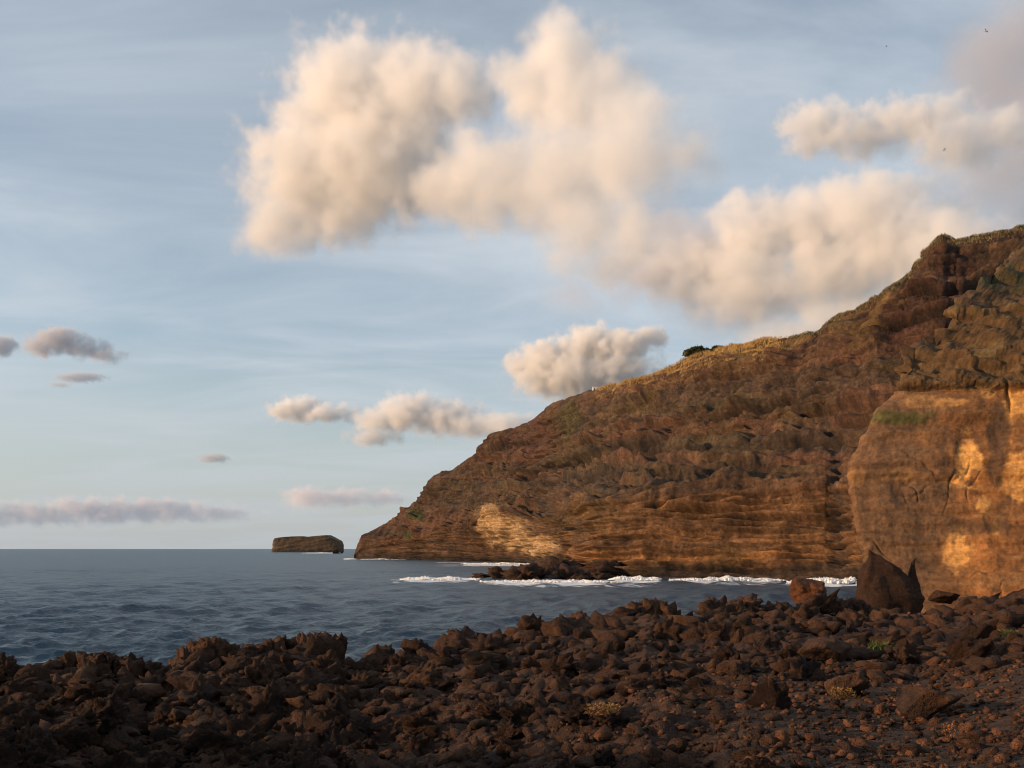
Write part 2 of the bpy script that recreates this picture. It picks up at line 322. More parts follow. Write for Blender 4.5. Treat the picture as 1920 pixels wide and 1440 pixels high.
# ------------------------------------------------------------------ headland: long layered cliff running out to sea
def pcol(rgb): return np.array(rgb, float)[None, :]
def mixc(a, b, t): return a * (1 - t[:, None]) + b * t[:, None]
def blob(px, py, cx, cy, rx, ry, k=None): 
    d_ = np.sqrt(((px - cx) / rx) ** 2 + ((py - cy) / ry) ** 2)
    return 1 - sstep(0.6, 1.15, d_ + (k if k is not None else 0))
def build_headland():
    T = np.array([  # px, py1, setback1, py2, setback2, py_crest, setback_crest
        [664, 1046, 1, 1045, 2, 1044, 3], [670, 1036, 4, 1028, 8, 1022, 12], [678, 1028, 8, 1014, 18, 1004, 30], [700, 1026, 10, 1006, 30, 993, 55],
        [740, 1020, 14, 995, 50, 975, 85], [780, 1012, 20, 972, 75, 940, 125], [808, 1005, 22, 960, 85, 900, 150], [825, 1000, 24, 945, 90, 885, 165], [850, 998, 26, 940, 100, 881, 175], [890, 985, 28, 920, 110, 850, 195],
        [915, 960, 30, 900, 115, 816, 205], [960, 955, 32, 895, 125, 803, 215], [990, 965, 30, 890, 140, 795, 230], [1040, 985, 40, 890, 220, 755, 330],
        [1070, 960, 24, 895, 230, 745, 345], [1100, 945, 22, 880, 210, 735, 330], [1180, 948, 24, 865, 180, 716, 290], [1260, 940, 26, 850, 160, 690, 262], [1300, 935, 26, 840, 150, 666, 245],
        [1380, 930, 27, 825, 135, 652, 210], [1450, 928, 28, 815, 125, 640, 190], [1540, 918, 28, 790, 120, 621, 170], [1560, 918, 30, 780, 118, 600, 168], [1650, 915, 32, 750, 125, 555, 180],
        [1700, 915, 34, 735, 130, 520, 195], [1750, 915, 36, 715, 135, 460, 215], [1766, 915, 36, 712, 136, 446, 220], [1792, 915, 36, 710, 140, 456, 222], [1920, 915, 40, 700, 150, 425, 230], [2300, 915, 50, 680, 170, 380, 260]], float)
    nu, n1, n2, n3, nb = 800, 120, 110, 120, 24
    px = np.concatenate([np.linspace(664, 700, 50)[:-1], np.linspace(700, 1940, nu - 100), np.linspace(1940, 2300, 52)[1:]]); nu = len(px)
    g = [np.interp(px, T[:, 0], T[:, k]) for k in range(1, 7)]
    sm = lambda a, w: np.convolve(np.pad(a, w, mode="edge"), np.ones(2 * w + 1) / (2 * w + 1), "valid")
    r0 = sm(shore_r(px), 5); g[1] = sm(g[1], 8); g[3] = sm(g[3], 14); g[5] = sm(g[5], 14); g[0] = sm(g[0], 6); g[2] = sm(g[2], 12)
    rows_py, rows_r = [], []
    base_py = HZ + (EYE + 4) * F / r0
    for k in range(n1):
        t = k / n1; rows_py.append(base_py * (1 - t) + g[0] * t); rows_r.append(r0 + g[1] * t)
    for k in range(n2):
        t = k / n2; rows_py.append(g[0] * (1 - t) + g[2] * t); rows_r.append(r0 + g[1] * (1 - t) + g[3] * t)
    for k in range(n3 + 1):
        t = k / n3; rows_py.append(g[2] * (1 - t) + g[4] * t); rows_r.append(r0 + g[3] * (1 - t) + g[5] * t)
    PY = np.stack(rows_py, 1); R = np.stack(rows_r, 1); PXg = np.repeat(px[:, None], PY.shape[1], 1)
    # soften the breaks of slope
    for _ in range(6):
        R[:, 1:-1] = 0.25 * R[:, :-2] + 0.5 * R[:, 1:-1] + 0.25 * R[:, 2:]
    P = np.stack([(PXg - 960) / F * R, R, EYE + (HZ - PY) / F * R], -1)
    # land behind the crest, falling gently inland and down to the sea on the far side
    w = sstep(664, 800, px) * 420 + 4; back = []
    for k in range(1, nb + 1):
        t = k / nb; q = P[:, -1].copy(); q[:, 1] += w * t; q[:, 0] += w * t * (px - 960) / F
        q[:, 2] = P[:, -1, 2] * (1 - 0.12 * t) - w * 0.02 * t if k < nb else -5; back.append(q)
    P = np.concatenate([P, np.stack(back, 1)], 1); nv = P.shape[1]; nf = PY.shape[1]
    N = grid_normals(P); N *= np.where(N[..., 1:2] > 0.3, -1, 1)
    N[N[..., 2] < -0.5] *= -1
    Q = P.reshape(-1, 3); pxx = np.repeat(px[:, None], nv, 1).ravel(); pyy = HZ - (Q[:, 2] - EYE) / Q[:, 1] * F
    vv = np.minimum(np.arange(nv) / (nf - 1), 1.0); vv = np.repeat(vv[None], nu, 0).ravel(); front = np.repeat((np.arange(nv) < nf)[None], nu, 0).ravel()
    low = 1 - sstep(0.30, 0.38, vv)                     # the steep lower cliff
    big = fbm(Q / 85.0 + 3, 3); mid = fbm(Q / 26.0 + 9, 4); fine = fbm(Q / 7.0, 4, 0.6); rid = fbm(Q * np.array([1, 1, 0.35]) / 22.0 + 31, 4, 0.55, True)
    dip = Q[:, 2] + 0.05 * Q[:, 0] - 0.05 * Q[:, 1] * (1 - low) + 3.5 * big + 0.7 * mid
    z0 = np.zeros_like(dip)
    bed = fbm(np.stack([dip / 9.0, Q[:, 0] / 160, Q[:, 1] / 160], -1), 4, 0.65)          # strata of differing hardness
    bedf = fbm(np.stack([dip / 2.6, Q[:, 0] / 60, Q[:, 1] / 60], -1) + 40, 3, 0.6)
    edge = sstep(1.02, 0.9, vv) * np.clip((pxx - 664) / 60, 0.05, 1)
    brk = sstep(-0.35, 0.35, fbm(Q / 48.0 + 130, 3))                                     # where the hard beds crop out
    gul = fbm(np.stack([Q[:, 0] - 0.42 * Q[:, 1], 0.25 * Q[:, 2], z0], -1) / 34.0 + 200, 3, 0.5, True)
    bed2 = fbm(np.stack([dip / 5.0 + 60, Q[:, 0] / 150, Q[:, 1] / 150], -1), 2, 0.5)
    h = 6.5 * big + 3.0 * mid + 1.1 * fine + 2.4 * (rid - 0.2) * (0.3 + 0.7 * (1 - low)) + 5.0 * (gul - 0.2) * (1 - 0.6 * low) + (1.2 + 3.6 * brk) * np.tanh(6 * bed) * (1 - 0.4 * low) + (0.8 + 1.8 * brk) * np.tanh(7 * bed2) + (0.8 + 1.4 * low) * np.tanh(5 * bedf)
    scarp = fbm(Q / 18.0 + 310, 3); h += 0.9 * np.tanh(5 * scarp) * (1 - 0.5 * low)                # slipped blocks and scars
    dz = dip + 2.2 * perlin(np.stack([dip / 7.0, z0, z0], -1)) + 1.4 * fbm(np.stack([Q[:, 0] / 45, Q[:, 1] / 45, z0], -1) + 3, 2)
    fr = (dz / 3.7) % 1.0; lay = np.floor(dz / 3.7); lr = np.sin(lay * 12.9898) * 43758.5453; lr = lr - np.floor(lr)                     # stacked beds, each with its own hardness
    step_ = sstep(0.0, 0.18, fr) * (1 - sstep(0.45, 1.0, fr)); h += low * (1.0 + 2.2 * lr) * step_ * sstep(1000, 1090, pxx) + low * 0.8 * step_ * (1 - sstep(1000, 1090, pxx))
    dzu = dip + 3.0 * perlin(np.stack([dip / 13.0 + 5, z0, z0], -1)) + 1.2 * mid; fu = (dzu / 6.4) % 1.0; layu = np.floor(dzu / 6.4); lu = np.sin(layu * 78.233) * 43758.5453; lu = lu - np.floor(lu)
    stepu = sstep(0.0, 0.12, fu) * (1 - sstep(0.35, 1.0, fu)); h += (1 - low) * (0.6 + 4.2 * brk * lu) * stepu
    ledge_shade = np.zeros(len(Q))
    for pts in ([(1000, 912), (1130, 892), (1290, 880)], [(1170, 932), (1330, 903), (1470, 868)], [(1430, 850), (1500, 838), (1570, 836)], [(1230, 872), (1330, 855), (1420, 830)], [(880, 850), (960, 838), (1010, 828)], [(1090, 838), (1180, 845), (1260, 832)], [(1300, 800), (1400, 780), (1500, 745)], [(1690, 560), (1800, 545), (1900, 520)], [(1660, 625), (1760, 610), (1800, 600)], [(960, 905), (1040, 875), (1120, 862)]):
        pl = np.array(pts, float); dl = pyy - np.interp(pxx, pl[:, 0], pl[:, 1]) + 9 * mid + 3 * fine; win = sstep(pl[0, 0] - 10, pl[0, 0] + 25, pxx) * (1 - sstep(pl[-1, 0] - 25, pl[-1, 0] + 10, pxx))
        h += win * (5.5 * np.exp(-((dl + 5) / 6.0) ** 2) - 4.5 * np.exp(-((dl - 4) / 3.5) ** 2)); ledge_shade = np.maximum(ledge_shade, win * np.exp(-((dl - 3) / 4.0) ** 2))
    # dyke: a dark rib standing proud, and recessed cove with pale scar
    dyke = np.exp(-((pxx - (1567 + (pyy - 900) * 0.09 + 8 * mid)) / 15.0) ** 2) * sstep(760, 830, pyy) * (1 - sstep(1060, 1085, pyy))
    h += -2.0 * dyke
    h = np.where(front, h * (0.15 + 0.85 * edge) + (1 - edge) * (1.6 * fine + 1.2 * mid), 1.5 * mid)
    h *= 0.35 + 0.65 * np.clip((pxx - 664) / 120, 0, 1)
    Nn = N.reshape(-1, 3).copy(); Nn = np.where(front[:, None], Nn, np.array([[0, 0, 1.0]]))
    V = Q + Nn * h[:, None]; V[:, 2] = np.where(front & (vv < 0.01), -5, V[:, 2])
    # ---- albedo
    nA = fbm(Q / 40.0 + 70, 4); nB = fbm(Q / 14.0 + 90, 4, 0.6); nC = fbm(Q / 5.0 + 20, 3, 0.6)
    col = np.repeat(pcol((0.165, 0.090, 0.050)), len(Q), 0)
    col = mixc(col, pcol((0.075, 0.050, 0.036)), sstep(0.0, 0.5, bed + 0.3 * nB))
    col = mixc(col, pcol((0.215, 0.125, 0.068)), sstep(0.1, 0.55, -bed + 0.35 * nA) * 0.8)
    col = mixc(col, pcol((0.36, 0.185, 0.085)), low * (lr > 0.55) * (0.12 + 0.48 * sstep(1000, 1080, pxx))); col = mixc(col, pcol((0.085, 0.052, 0.036)), low * (lr < 0.3) * 0.7)
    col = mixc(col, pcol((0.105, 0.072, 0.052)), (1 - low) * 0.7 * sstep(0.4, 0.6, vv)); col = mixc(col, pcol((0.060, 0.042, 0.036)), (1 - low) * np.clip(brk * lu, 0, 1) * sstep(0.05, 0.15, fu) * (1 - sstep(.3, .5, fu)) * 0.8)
    col = mixc(col, pcol((0.190, 0.088, 0.052)), (1 - low) * (lu > 0.62) * 0.55); col = mixc(col, pcol((0.21, 0.145, 0.085)), (1 - low) * np.exp(-((fu - 0.22) / 0.06) ** 2) * sstep(0.35, 0.5, lu) * sstep(-.1, .3, nA) * 0.6)
    col = mixc(col, pcol((0.066, 0.046, 0.038)), (1 - low) * sstep(0.1, 0.6, -gul + 0.3 * nB) * 0.6)  # gullies darkened in the albedo, as shade would
    red = blob(pxx, pyy, 1770, 580, 190, 130, 0.35 * nB) + blob(pxx, pyy, 970, 820, 110, 45, 0.3 * nB)
    col = mixc(col, pcol((0.135, 0.062, 0.042)), np.clip(red, 0, 1) * 0.75)
    lowo = low * sstep(1050, 1090, pxx) * sstep(-0.5, 0.4, bedf + nB * 0.6)
    col = mixc(col, pcol((0.30, 0.155, 0.070)), lowo * 0.7)
    seam = low * sstep(1070, 1090, pxx) * np.exp(-((pyy - 1047 - 3 * nB) / 3.0) ** 2); col = mixc(col, pcol((0.50, 0.24, 0.09)), np.clip(seam, 0, 1) * 0.8)
    flat = Nn[:, 2]
    veg = sstep(0.05, 0.5, nA * 0.8 + nB * 0.5 + 0.5 * (flat - 0.45)) * (1 - low) + 0.6 * sstep(0.3, 0.6, nA + 0.4 * nB) * low
    for c_ in ((1350, 850, 110, 30), (1250, 905, 120, 26), (1090, 860, 60, 60), (1400, 770, 90, 22), (1110, 975, 90, 40), (1060, 780, 40, 40)):
        veg = np.maximum(veg, blob(pxx, pyy, *c_, 0.5 * nB) * 0.9)
    col = mixc(col, pcol((0.115, 0.088, 0.036)), np.clip(veg, 0, 1) * 0.42)
    green = blob(pxx, pyy, 785, 970, 14, 12, 0.4 * nC) + blob(pxx, pyy, 770, 1008, 10, 8, 0.4 * nC) + 0.45 * blob(pxx, pyy, 1075, 790, 22, 50, 0.7 * nB)
    col = mixc(col, pcol((0.060, 0.085, 0.022)), np.clip(green, 0, 1) * 0.8)
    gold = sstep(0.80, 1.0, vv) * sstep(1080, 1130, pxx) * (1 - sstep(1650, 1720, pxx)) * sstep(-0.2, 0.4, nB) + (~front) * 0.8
    col = mixc(col, pcol((0.30, 0.20, 0.075)), np.clip(gold, 0, 1) * 0.7)
    col = mixc(col, pcol((0.085, 0.064, 0.052)), np.clip(dyke * (0.8 + 0.8 * nB), 0, 1) * 0.9)
    wet = 1 - sstep(2.5, 10, V[:, 2] + 3 * nB); col = mixc(col, pcol((0.040, 0.031, 0.026)), wet * 0.85)
    col = mixc(col, pcol((0.050, 0.034, 0.028)), np.clip(ledge_shade, 0, 1) * 0.75)  # shade under the overhanging beds, painted into the albedo
    pale = blob(pxx, pyy, 925, 985, 26, 40, 0.4 * nB) + blob(pxx, pyy, 965, 1000, 40, 34, 0.5 * nB + .2 * nC) + blob(pxx, pyy, 1015, 1024, 46, 22, 0.5 * nB + .2 * nC)
    col = mixc(col, pcol((0.70, 0.47, 0.25)), np.clip(pale, 0, 1) * 0.85)
    scree = blob(pxx, pyy, 1540, 1075, 110, 14, 0.3 * nB); col = mixc(col, pcol((0.10, 0.066, 0.048)), scree)
    col *= (0.42 * (1 + 0.9 * nC + 0.35 * nB + 0.5 * np.clip(bedf, -.6, .6) + 0.35 * np.tanh(3 * scarp)))[:, None]
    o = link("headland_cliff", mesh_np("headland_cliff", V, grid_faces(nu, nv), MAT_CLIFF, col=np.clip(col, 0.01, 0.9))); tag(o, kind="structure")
    crest = V.reshape(nu, nv, 3)[:, nf - 1]
    return px, crest, V.reshape(nu, nv, 3)
H_PX, H_CREST, H_GRID = build_headland()

# ------------------------------------------------------------------ near cliff: orange tuff wall under an overgrown brow
EDGE_PY = np.array([1175, 1140, 1040, 980, 900, 860, 800, 770, 745, 735, 700, 660, 640, 610, 580, 550, 530, 505, 480, 440, 400, 330])
EDGE_PX = np.array([1618, 1618, 1622, 1602, 1590, 1600, 1632, 1660, 1690, 1693, 1690, 1698, 1738, 1786, 1788, 1815, 1850, 1880, 1922, 2000, 2080, 2200])
WALL_D = np.array([112, 113, 117, 118, 120, 121, 123, 124, 125, 125.3, 125.5, 128, 132, 136, 139, 146, 152, 161, 172, 190, 215, 270])
def build_near_cliff():
    nv = 430; py = np.linspace(1175, 330, nv); ex = np.interp(-py, -EDGE_PY, EDGE_PX); d0 = np.interp(-py, -EDGE_PY, WALL_D)
    k = np.ones(9) / 9; d0 = np.convolve(np.pad(d0, 4, mode="edge"), k, "valid"); ex = np.convolve(np.pad(ex, 3, mode="edge"), np.ones(7) / 7, "valid")
    s_in = np.concatenate([np.linspace(-1, 0, 40)[:-1], np.linspace(0, 1, 380) ** 1.15]); nu = len(s_in)
    P = np.zeros((nu, nv, 3)); PXg = np.zeros((nu, nv))
    for i, s in enumerate(s_in):
        if s >= 0:
            pxs = ex + s * (2320 - ex); d = d0 - 16 * (pxs - 1600) / 720 + 1.2 * (1 - np.clip(s / 0.015, 0, 1)) ** 2
        else:                                              # the flank turning back towards the bay
            pxs = ex + (-s) ** 1.5 * 60; d = d0 - 16 * (ex - 1600) / 720 + 1.2 + (-s) * 90
        PXg[i] = pxs; P[i, :, 0] = (pxs - 960) / F * d; P[i, :, 1] = d; P[i, :, 2] = EYE + (HZ - py) / F * (d if s >= 0 else d0)
    N = grid_normals(P).reshape(-1, 3); Q = P.reshape(-1, 3); PYg = np.repeat(py[None], nu, 0).ravel(); pxx = PXg.ravel()
    tocam = np.array([0, 0, EYE]) - Q; N *= np.where((N * tocam).sum(1, keepdims=True) < 0, -1, 1)
    back = np.repeat((s_in < 0)[:, None], nv, 1).ravel()
    wall = sstep(728, 745, PYg + 6 * fbm(Q / 6.0, 2)); up = 1 - wall
    n1 = fbm(Q / 16.0, 3); n2 = fbm(Q / 5.0 + 7, 4, 0.55); n3 = fbm(Q / 1.6 + 3, 4, 0.6); vert = fbm(Q * np.array([1, 1, 0.16]) / 2.6 + 11, 4, 0.55, True); bed = fbm(np.stack([(Q[:, 2] + 0.6 * n2) / 1.7, Q[:, 0] / 30, Q[:, 1] / 30], -1), 3, 0.6)
    blk = np.tanh(4 * fbm(Q / 4.2 + 50, 2)); rg = fbm(Q / 4.5 + 60, 5, 0.6, True); clump = fbm(Q / 2.2 + 80, 4, 0.6)
    h = wall * (0.5 * n1 + 0.14 * n2 + 0.10 * n3 + 0.12 * (vert - 0.3) + 0.22 * np.tanh(4 * bed) + 0.20 * np.tanh(9 * fbm(Q * np.array([1, 1, .5]) / 6.5 + 50, 2))) + up * (2.2 * n1 + 0.6 * (rg - 0.1) + 0.35 * clump + 0.5 * n3)
    # ledges across the wall, brow overhang
    h += wall * (0.5 * sstep(-905, -885, -PYg + 8 * n2) + 0.6 * sstep(-800, -780, -PYg + 10 * n2)) + up * (0.5 * np.tanh(5 * fbm(Q / 6.0 + 140, 3)) + 1.0 * np.tanh(5 * fbm(np.stack([(Q[:, 2] + 0.25 * Q[:, 0]) / 3.2, Q[:, 0] / 14, Q[:, 1] / 14], -1) + 7, 3)))
    h += 0.8 * up * np.exp(-((PYg - 718) / 22.0) ** 2); h -= 0.5 * np.exp(-((PYg - 738 + 8 * n2) / 4.0) ** 2)
    cleft = np.exp(-((pxx - (1885 + 0.16 * (PYg - 730) + 3 * n2)) / 3.2) ** 2) * sstep(700, 730, PYg) * (1 - sstep(760, 790, PYg)); h -= 0.7 * cleft
    cr1 = fbm(Q * np.array([1, 1, 0.35]) / 7.0 + 210, 3); cr2 = fbm(Q * np.array([.35, .35, 1]) / 5.5 + 230, 3); msk = sstep(-0.1, 0.3, fbm(Q / 11.0 + 250, 2))
    crack = (np.exp(-(cr1 / 0.014) ** 2) + 0.8 * np.exp(-(cr2 / 0.014) ** 2)) * msk; h -= wall * 0.28 * np.minimum(crack, 1)
    h *= np.where(back, 0.6, 1); V = Q + N * h[:, None]
    nA = fbm(Q / 9.0 + 15, 4, 0.55); nB = fbm(Q / 3.0 + 25, 4, 0.6); streak = fbm(Q * np.array([1, 1, 0.12]) / 3.0 + 35, 4, 0.55)
    col = np.repeat(pcol((0.200, 0.092, 0.036)), len(Q), 0)
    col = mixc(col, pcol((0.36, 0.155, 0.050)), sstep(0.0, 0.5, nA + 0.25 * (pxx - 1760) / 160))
    col = mixc(col, pcol((0.115, 0.060, 0.030)), sstep(0.05, 0.5, streak + 0.3 * nB))
    col = mixc(col, pcol((0.30, 0.165, 0.070)), sstep(0.15, 0.5, bed + 0.2 * nB) * 0.5)
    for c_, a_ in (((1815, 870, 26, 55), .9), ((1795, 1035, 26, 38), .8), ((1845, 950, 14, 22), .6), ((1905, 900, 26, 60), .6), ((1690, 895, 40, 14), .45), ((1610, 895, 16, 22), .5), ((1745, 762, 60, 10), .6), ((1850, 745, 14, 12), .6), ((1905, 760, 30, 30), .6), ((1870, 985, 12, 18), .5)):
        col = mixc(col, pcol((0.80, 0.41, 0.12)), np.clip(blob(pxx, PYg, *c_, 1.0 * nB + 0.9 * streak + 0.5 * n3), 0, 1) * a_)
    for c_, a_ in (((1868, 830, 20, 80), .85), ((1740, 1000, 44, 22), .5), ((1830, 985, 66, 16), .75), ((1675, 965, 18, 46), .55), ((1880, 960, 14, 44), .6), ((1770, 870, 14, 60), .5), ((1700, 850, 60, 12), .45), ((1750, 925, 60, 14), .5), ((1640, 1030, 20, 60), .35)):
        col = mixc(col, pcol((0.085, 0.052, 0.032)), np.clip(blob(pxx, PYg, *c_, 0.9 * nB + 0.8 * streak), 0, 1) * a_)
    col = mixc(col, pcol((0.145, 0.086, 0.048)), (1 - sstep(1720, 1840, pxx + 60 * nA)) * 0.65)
    vg = np.clip(blob(pxx, PYg, 1690, 790, 60, 9, 1.1 * nB + 0.8 * n3), 0, 1); col = mixc(col, pcol((0.085, 0.085, 0.028)), vg * 0.85)
    upc = np.repeat(pcol((0.155, 0.088, 0.038)), len(Q), 0)
    upc = mixc(upc, pcol((0.085, 0.074, 0.030)), sstep(0.35, 0.8, nA + 0.4 * nB + 0.5 * sstep(-620, -520, -PYg)))
    upc = mixc(upc, pcol((0.20, 0.14, 0.060)), sstep(0.1, 0.5, clump - 0.2 * nA)); upc = mixc(upc, pcol((0.14, 0.078, 0.045)), sstep(0.15, 0.45, n2 - 0.3 * nB))
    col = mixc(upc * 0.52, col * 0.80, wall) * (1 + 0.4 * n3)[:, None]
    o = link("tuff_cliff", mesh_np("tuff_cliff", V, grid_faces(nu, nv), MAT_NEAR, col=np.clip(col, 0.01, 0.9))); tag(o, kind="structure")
build_near_cliff()

# ------------------------------------------------------------------ foreground: lava shore
RG_PX = np.array([-900, -200, 0, 30, 60, 130, 200, 280, 310, 380, 430, 455, 480, 600, 632, 645, 700, 850, 900, 960, 1080, 1170, 1210, 1250, 1280, 1340, 1400, 1480, 1600, 1720, 1800, 1920, 2400, 3200])
RG_PY = np.array([1240, 1235, 1228, 1245, 1245, 1228, 1232, 1248, 1238, 1212, 1215, 1215, 1212, 1208, 1212, 1226, 1222, 1192, 1178, 1172, 1154, 1150, 1140, 1142, 1152, 1140, 1132, 1138, 1142, 1142, 1132, 1108, 1090, 1085])
RG_PY = RG_PY + np.interp(RG_PX, [0, 640, 900, 1900], [15, 17, 11, 5])
RG_D = np.array([30, 31, 32, 32, 32, 33, 34, 35, 35, 36, 36, 36, 37, 39, 40, 40, 41, 46, 48, 50, 55, 59, 60, 61, 62, 65, 68, 70, 74, 78, 80, 82, 84, 84])
def ground_z(x, y):
    """height of the lava shore without its fine relief"""
    x = np.asarray(x, float); y = np.asarray(y, float)
    a = np.arctan2(x, y); px = 960 + F * np.tan(np.clip(a, -1.15, 1.15))
    side = np.clip((np.abs(a) - 1.15) / 0.8, 0, 1)
    D = np.interp(px, RG_PX, RG_D); hr = (np.interp(px, RG_PX, RG_PY) - HZ) / F * D
    dep = np.where(np.abs(a) < 1.15, np.maximum(y, 0), np.hypot(x, y) * 0.41)
    h0 = np.interp(px, [0, 700, 1200, 1920], [2.5, 2.3, 2.0, 1.8])
    t = np.clip(dep / D, 0, 1); h = h0 + (hr - h0) * t
    # beyond the crest the shore drops to the sea; on the cliff side it stays up
    drop = np.interp(px, [900, 1450, 1750, 1900], [0.42, 0.34, 0.16, 0.02]); h = h + np.maximum(dep - D, 0) * drop * sstep(0, 8, dep - D)
    h = h * (1 - side) + (1.9 - 0.02 * np.maximum(0, x)) * side
    # unseen lava bank added seaward of the viewpoint to shade the foreground
    bank = 7.5 * np.exp(-(((x + 33) / 9.5) ** 2 + ((y - 5) / 11.0) ** 2))
    return EYE - h + bank
def ground_detail(x, y):
    p = np.stack([x, y, np.zeros_like(x)], -1)
    rough = 1 - 0.75 * sstep(1250, 1500, 960 + F * x / np.maximum(y, 2)) * (1 - sstep(22, 34, y))
    rough = np.where(y < 2, 0.8, rough)
    left_ = 1 + 0.9 * (1 - sstep(500, 1000, 960 + F * x / np.maximum(y, 2))) * (1 - sstep(30, 36, y))
    return left_ * rough * (0.34 * fbm(p / 6.0, 3) + -0.40 * fbm(p / 1.8 + 5, 4, 0.62, True) - 0.1 + 0.09 * fbm(p / 0.5 + 8, 3, 0.6))
def lava_albedo(p, k=1.0):
    a = fbm(p / 3.0 + 44, 3); b_ = fbm(p / 0.7 + 4, 3, 0.6)
    c = np.repeat(pcol((0.094, 0.052, 0.033)), len(p), 0)
    c = mixc(c, pcol((0.044, 0.030, 0.024)), sstep(0.0, 0.5, a + 0.4 * b_)); c = mixc(c, pcol((0.135, 0.074, 0.040)), sstep(0.2, 0.6, -a + 0.4 * b_) * 0.7)
    return np.clip(c * np.array([[0.92, 0.84, 0.79]]) * (0.9 + 0.4 * b_)[:, None] * k, 0.010, 0.6)
def build_ground():
    px = np.concatenate([np.linspace(-1600, -60, 60)[:-1], np.linspace(-60, 1980, 520), np.linspace(1980, 3400, 50)[1:]])
    d = np.concatenate([np.geomspace(2.5, 95, 330), np.linspace(97, 190, 24)])
    PX, D = np.meshgrid(px, d, indexing="ij"); X = ((PX - 960) / F * D).ravel(); Y = D.ravel()
    Z = ground_z(X, Y) + ground_detail(X, Y)
    V = np.stack([X, Y, np.maximum(Z, -3)], -1); col = lava_albedo(V)
    gr = (sstep(1230, 1500, PX.ravel() + 60 * fbm(V / 2.0, 3)) * (1 - sstep(20, 30, Y)))          # cindery earth between the stones
    col = mixc(col, pcol((0.070, 0.046, 0.032)), gr * 0.6)
    o = link("lava_shore", mesh_np("lava_shore", V, grid_faces(len(px), len(d)), MAT_LAVA, col=col)); tag(o, kind="structure")
    # ground round and behind the viewpoint, carrying the added shading bank
    xs = np.linspace(-70, 70, 150); ys = np.linspace(-60, 48, 90); X, Y = np.meshgrid(xs, ys, indexing="ij"); X = X.ravel(); Y = Y.ravel()
    Z = ground_z(X, Y) + ground_detail(X, Y) - 0.05 - 1.2 * ((Y > 2.0) & (X > -1.5 * Y - 1.5) & (X < 1.4 * Y + 3)); V = np.stack([X, Y, Z], -1)
    o = link("ground_shade_bank", mesh_np("ground_shade_bank", V, grid_faces(150, 90), MAT_LAVA, col=lava_albedo(V))); tag(o, kind="structure")
build_ground()

# ------------------------------------------------------------------ rocks
def ico(sub):
    bm = bmesh.new(); bmesh.ops.create_icosphere(bm, subdivisions=sub, radius=1.0)
    V = np.array([v.co[:] for v in bm.verts]); Fc = np.array([[v.index for v in f.verts] for f in bm.faces]); bm.free(); return V, Fc
ICO = {k: ico(k) for k in (1, 2, 3, 4, 5, 6)}
def rock_shape(seed, sub, squash=(1, 1, 0.8), planes=11, jag=0.16, freq=1.6, sharp=1.0):
    r = np.random.default_rng(seed); V, Fc = ICO[sub]
    n_ = r.normal(size=(planes, 3)); n_ /= np.linalg.norm(n_, axis=1)[:, None]; dd = r.uniform(0.55, 1.0, planes)
    rad = np.min(np.where(V @ n_.T > 0.08, dd / np.maximum(V @ n_.T, 0.08), 9), axis=1); rad = np.minimum(rad, 1.35)
    P = V * rad[:, None]; o = r.uniform(-40, 40, 3)
    e = -fbm(P * freq * 1.3 + o, 4, 0.62, True) + 0.35; e2 = fbm(P * freq * 0.6 + o + 9, 2); e3 = np.tanh(3 * fbm(P * freq * 0.9 + o + 19, 2))
    P = P * (1 + jag * 1.15 * e + jag * 1.2 * e2 + jag * 0.45 * e3)[:, None] * np.array(squash)
    return P, Fc
def rock_object(name, seed, sub, loc, size, label, cat, group=None, rot=0.0, mat=MAT_LAVA, k=0.9, tint=None, **kw):
    P, Fc = rock_shape(seed, sub, **kw); ws = P * size; c = lava_albedo(ws + np.array(loc), k)
    if tint is not None: c = c * np.array(tint)
    o = link(name, mesh_np(name, ws, Fc, mat, col=c)); o.location = loc; o.rotation_euler = (0, 0, rot)
    return tag(o, label, cat, group)

protos = []
for s in range(16):
    P, Fc = rock_shape(100 + s, 4, squash=(1, rng.uniform(.75, 1), rng.uniform(.62, .95)), jag=0.22 if s % 3 == 1 else 0.46, freq=1.6 + 0.6 * (s % 3), planes=9 + s % 6)
    protos.append(mesh_np("lava_rock", P, Fc, MAT_LAVA, col=lava_albedo(P * 1.3 + 11 * s, (0.6, 0.8, 1.0, 0.8)[s % 4])))
cand = []
r = np.random.default_rng(21)
for k in range(8200):
    px = r.uniform(-120, 2040); D = np.interp(px, RG_PX, RG_D); pr_ = np.interp(px, RG_PX, RG_PY); hr_ = (pr_ - HZ) / F * D; h0_ = np.interp(px, [0, 700, 1200, 1920], [2.5, 2.3, 2.0, 1.8])
    py = pr_ + (1470 - pr_) * r.uniform(0, 1) ** 1.25; d = min(h0_ / max((py - HZ) / F - (hr_ - h0_) / D, 1e-3), D * 1.03); x = (px - 960) / F * d
    gravel = px > 1280 + 250 * r.uniform(-1, 1) and d < 19
    rad = np.exp(r.normal(math.log(9.0 if not gravel else 4.2), 0.62)) * (1.12 if px < 620 else 1)
    rad = min(rad * (1.25 if px < 800 else 1), 44 if px < 800 else 34); cand.append((rad, px, d, x, rad * d / F))
cand.sort(reverse=True)
NB = 290
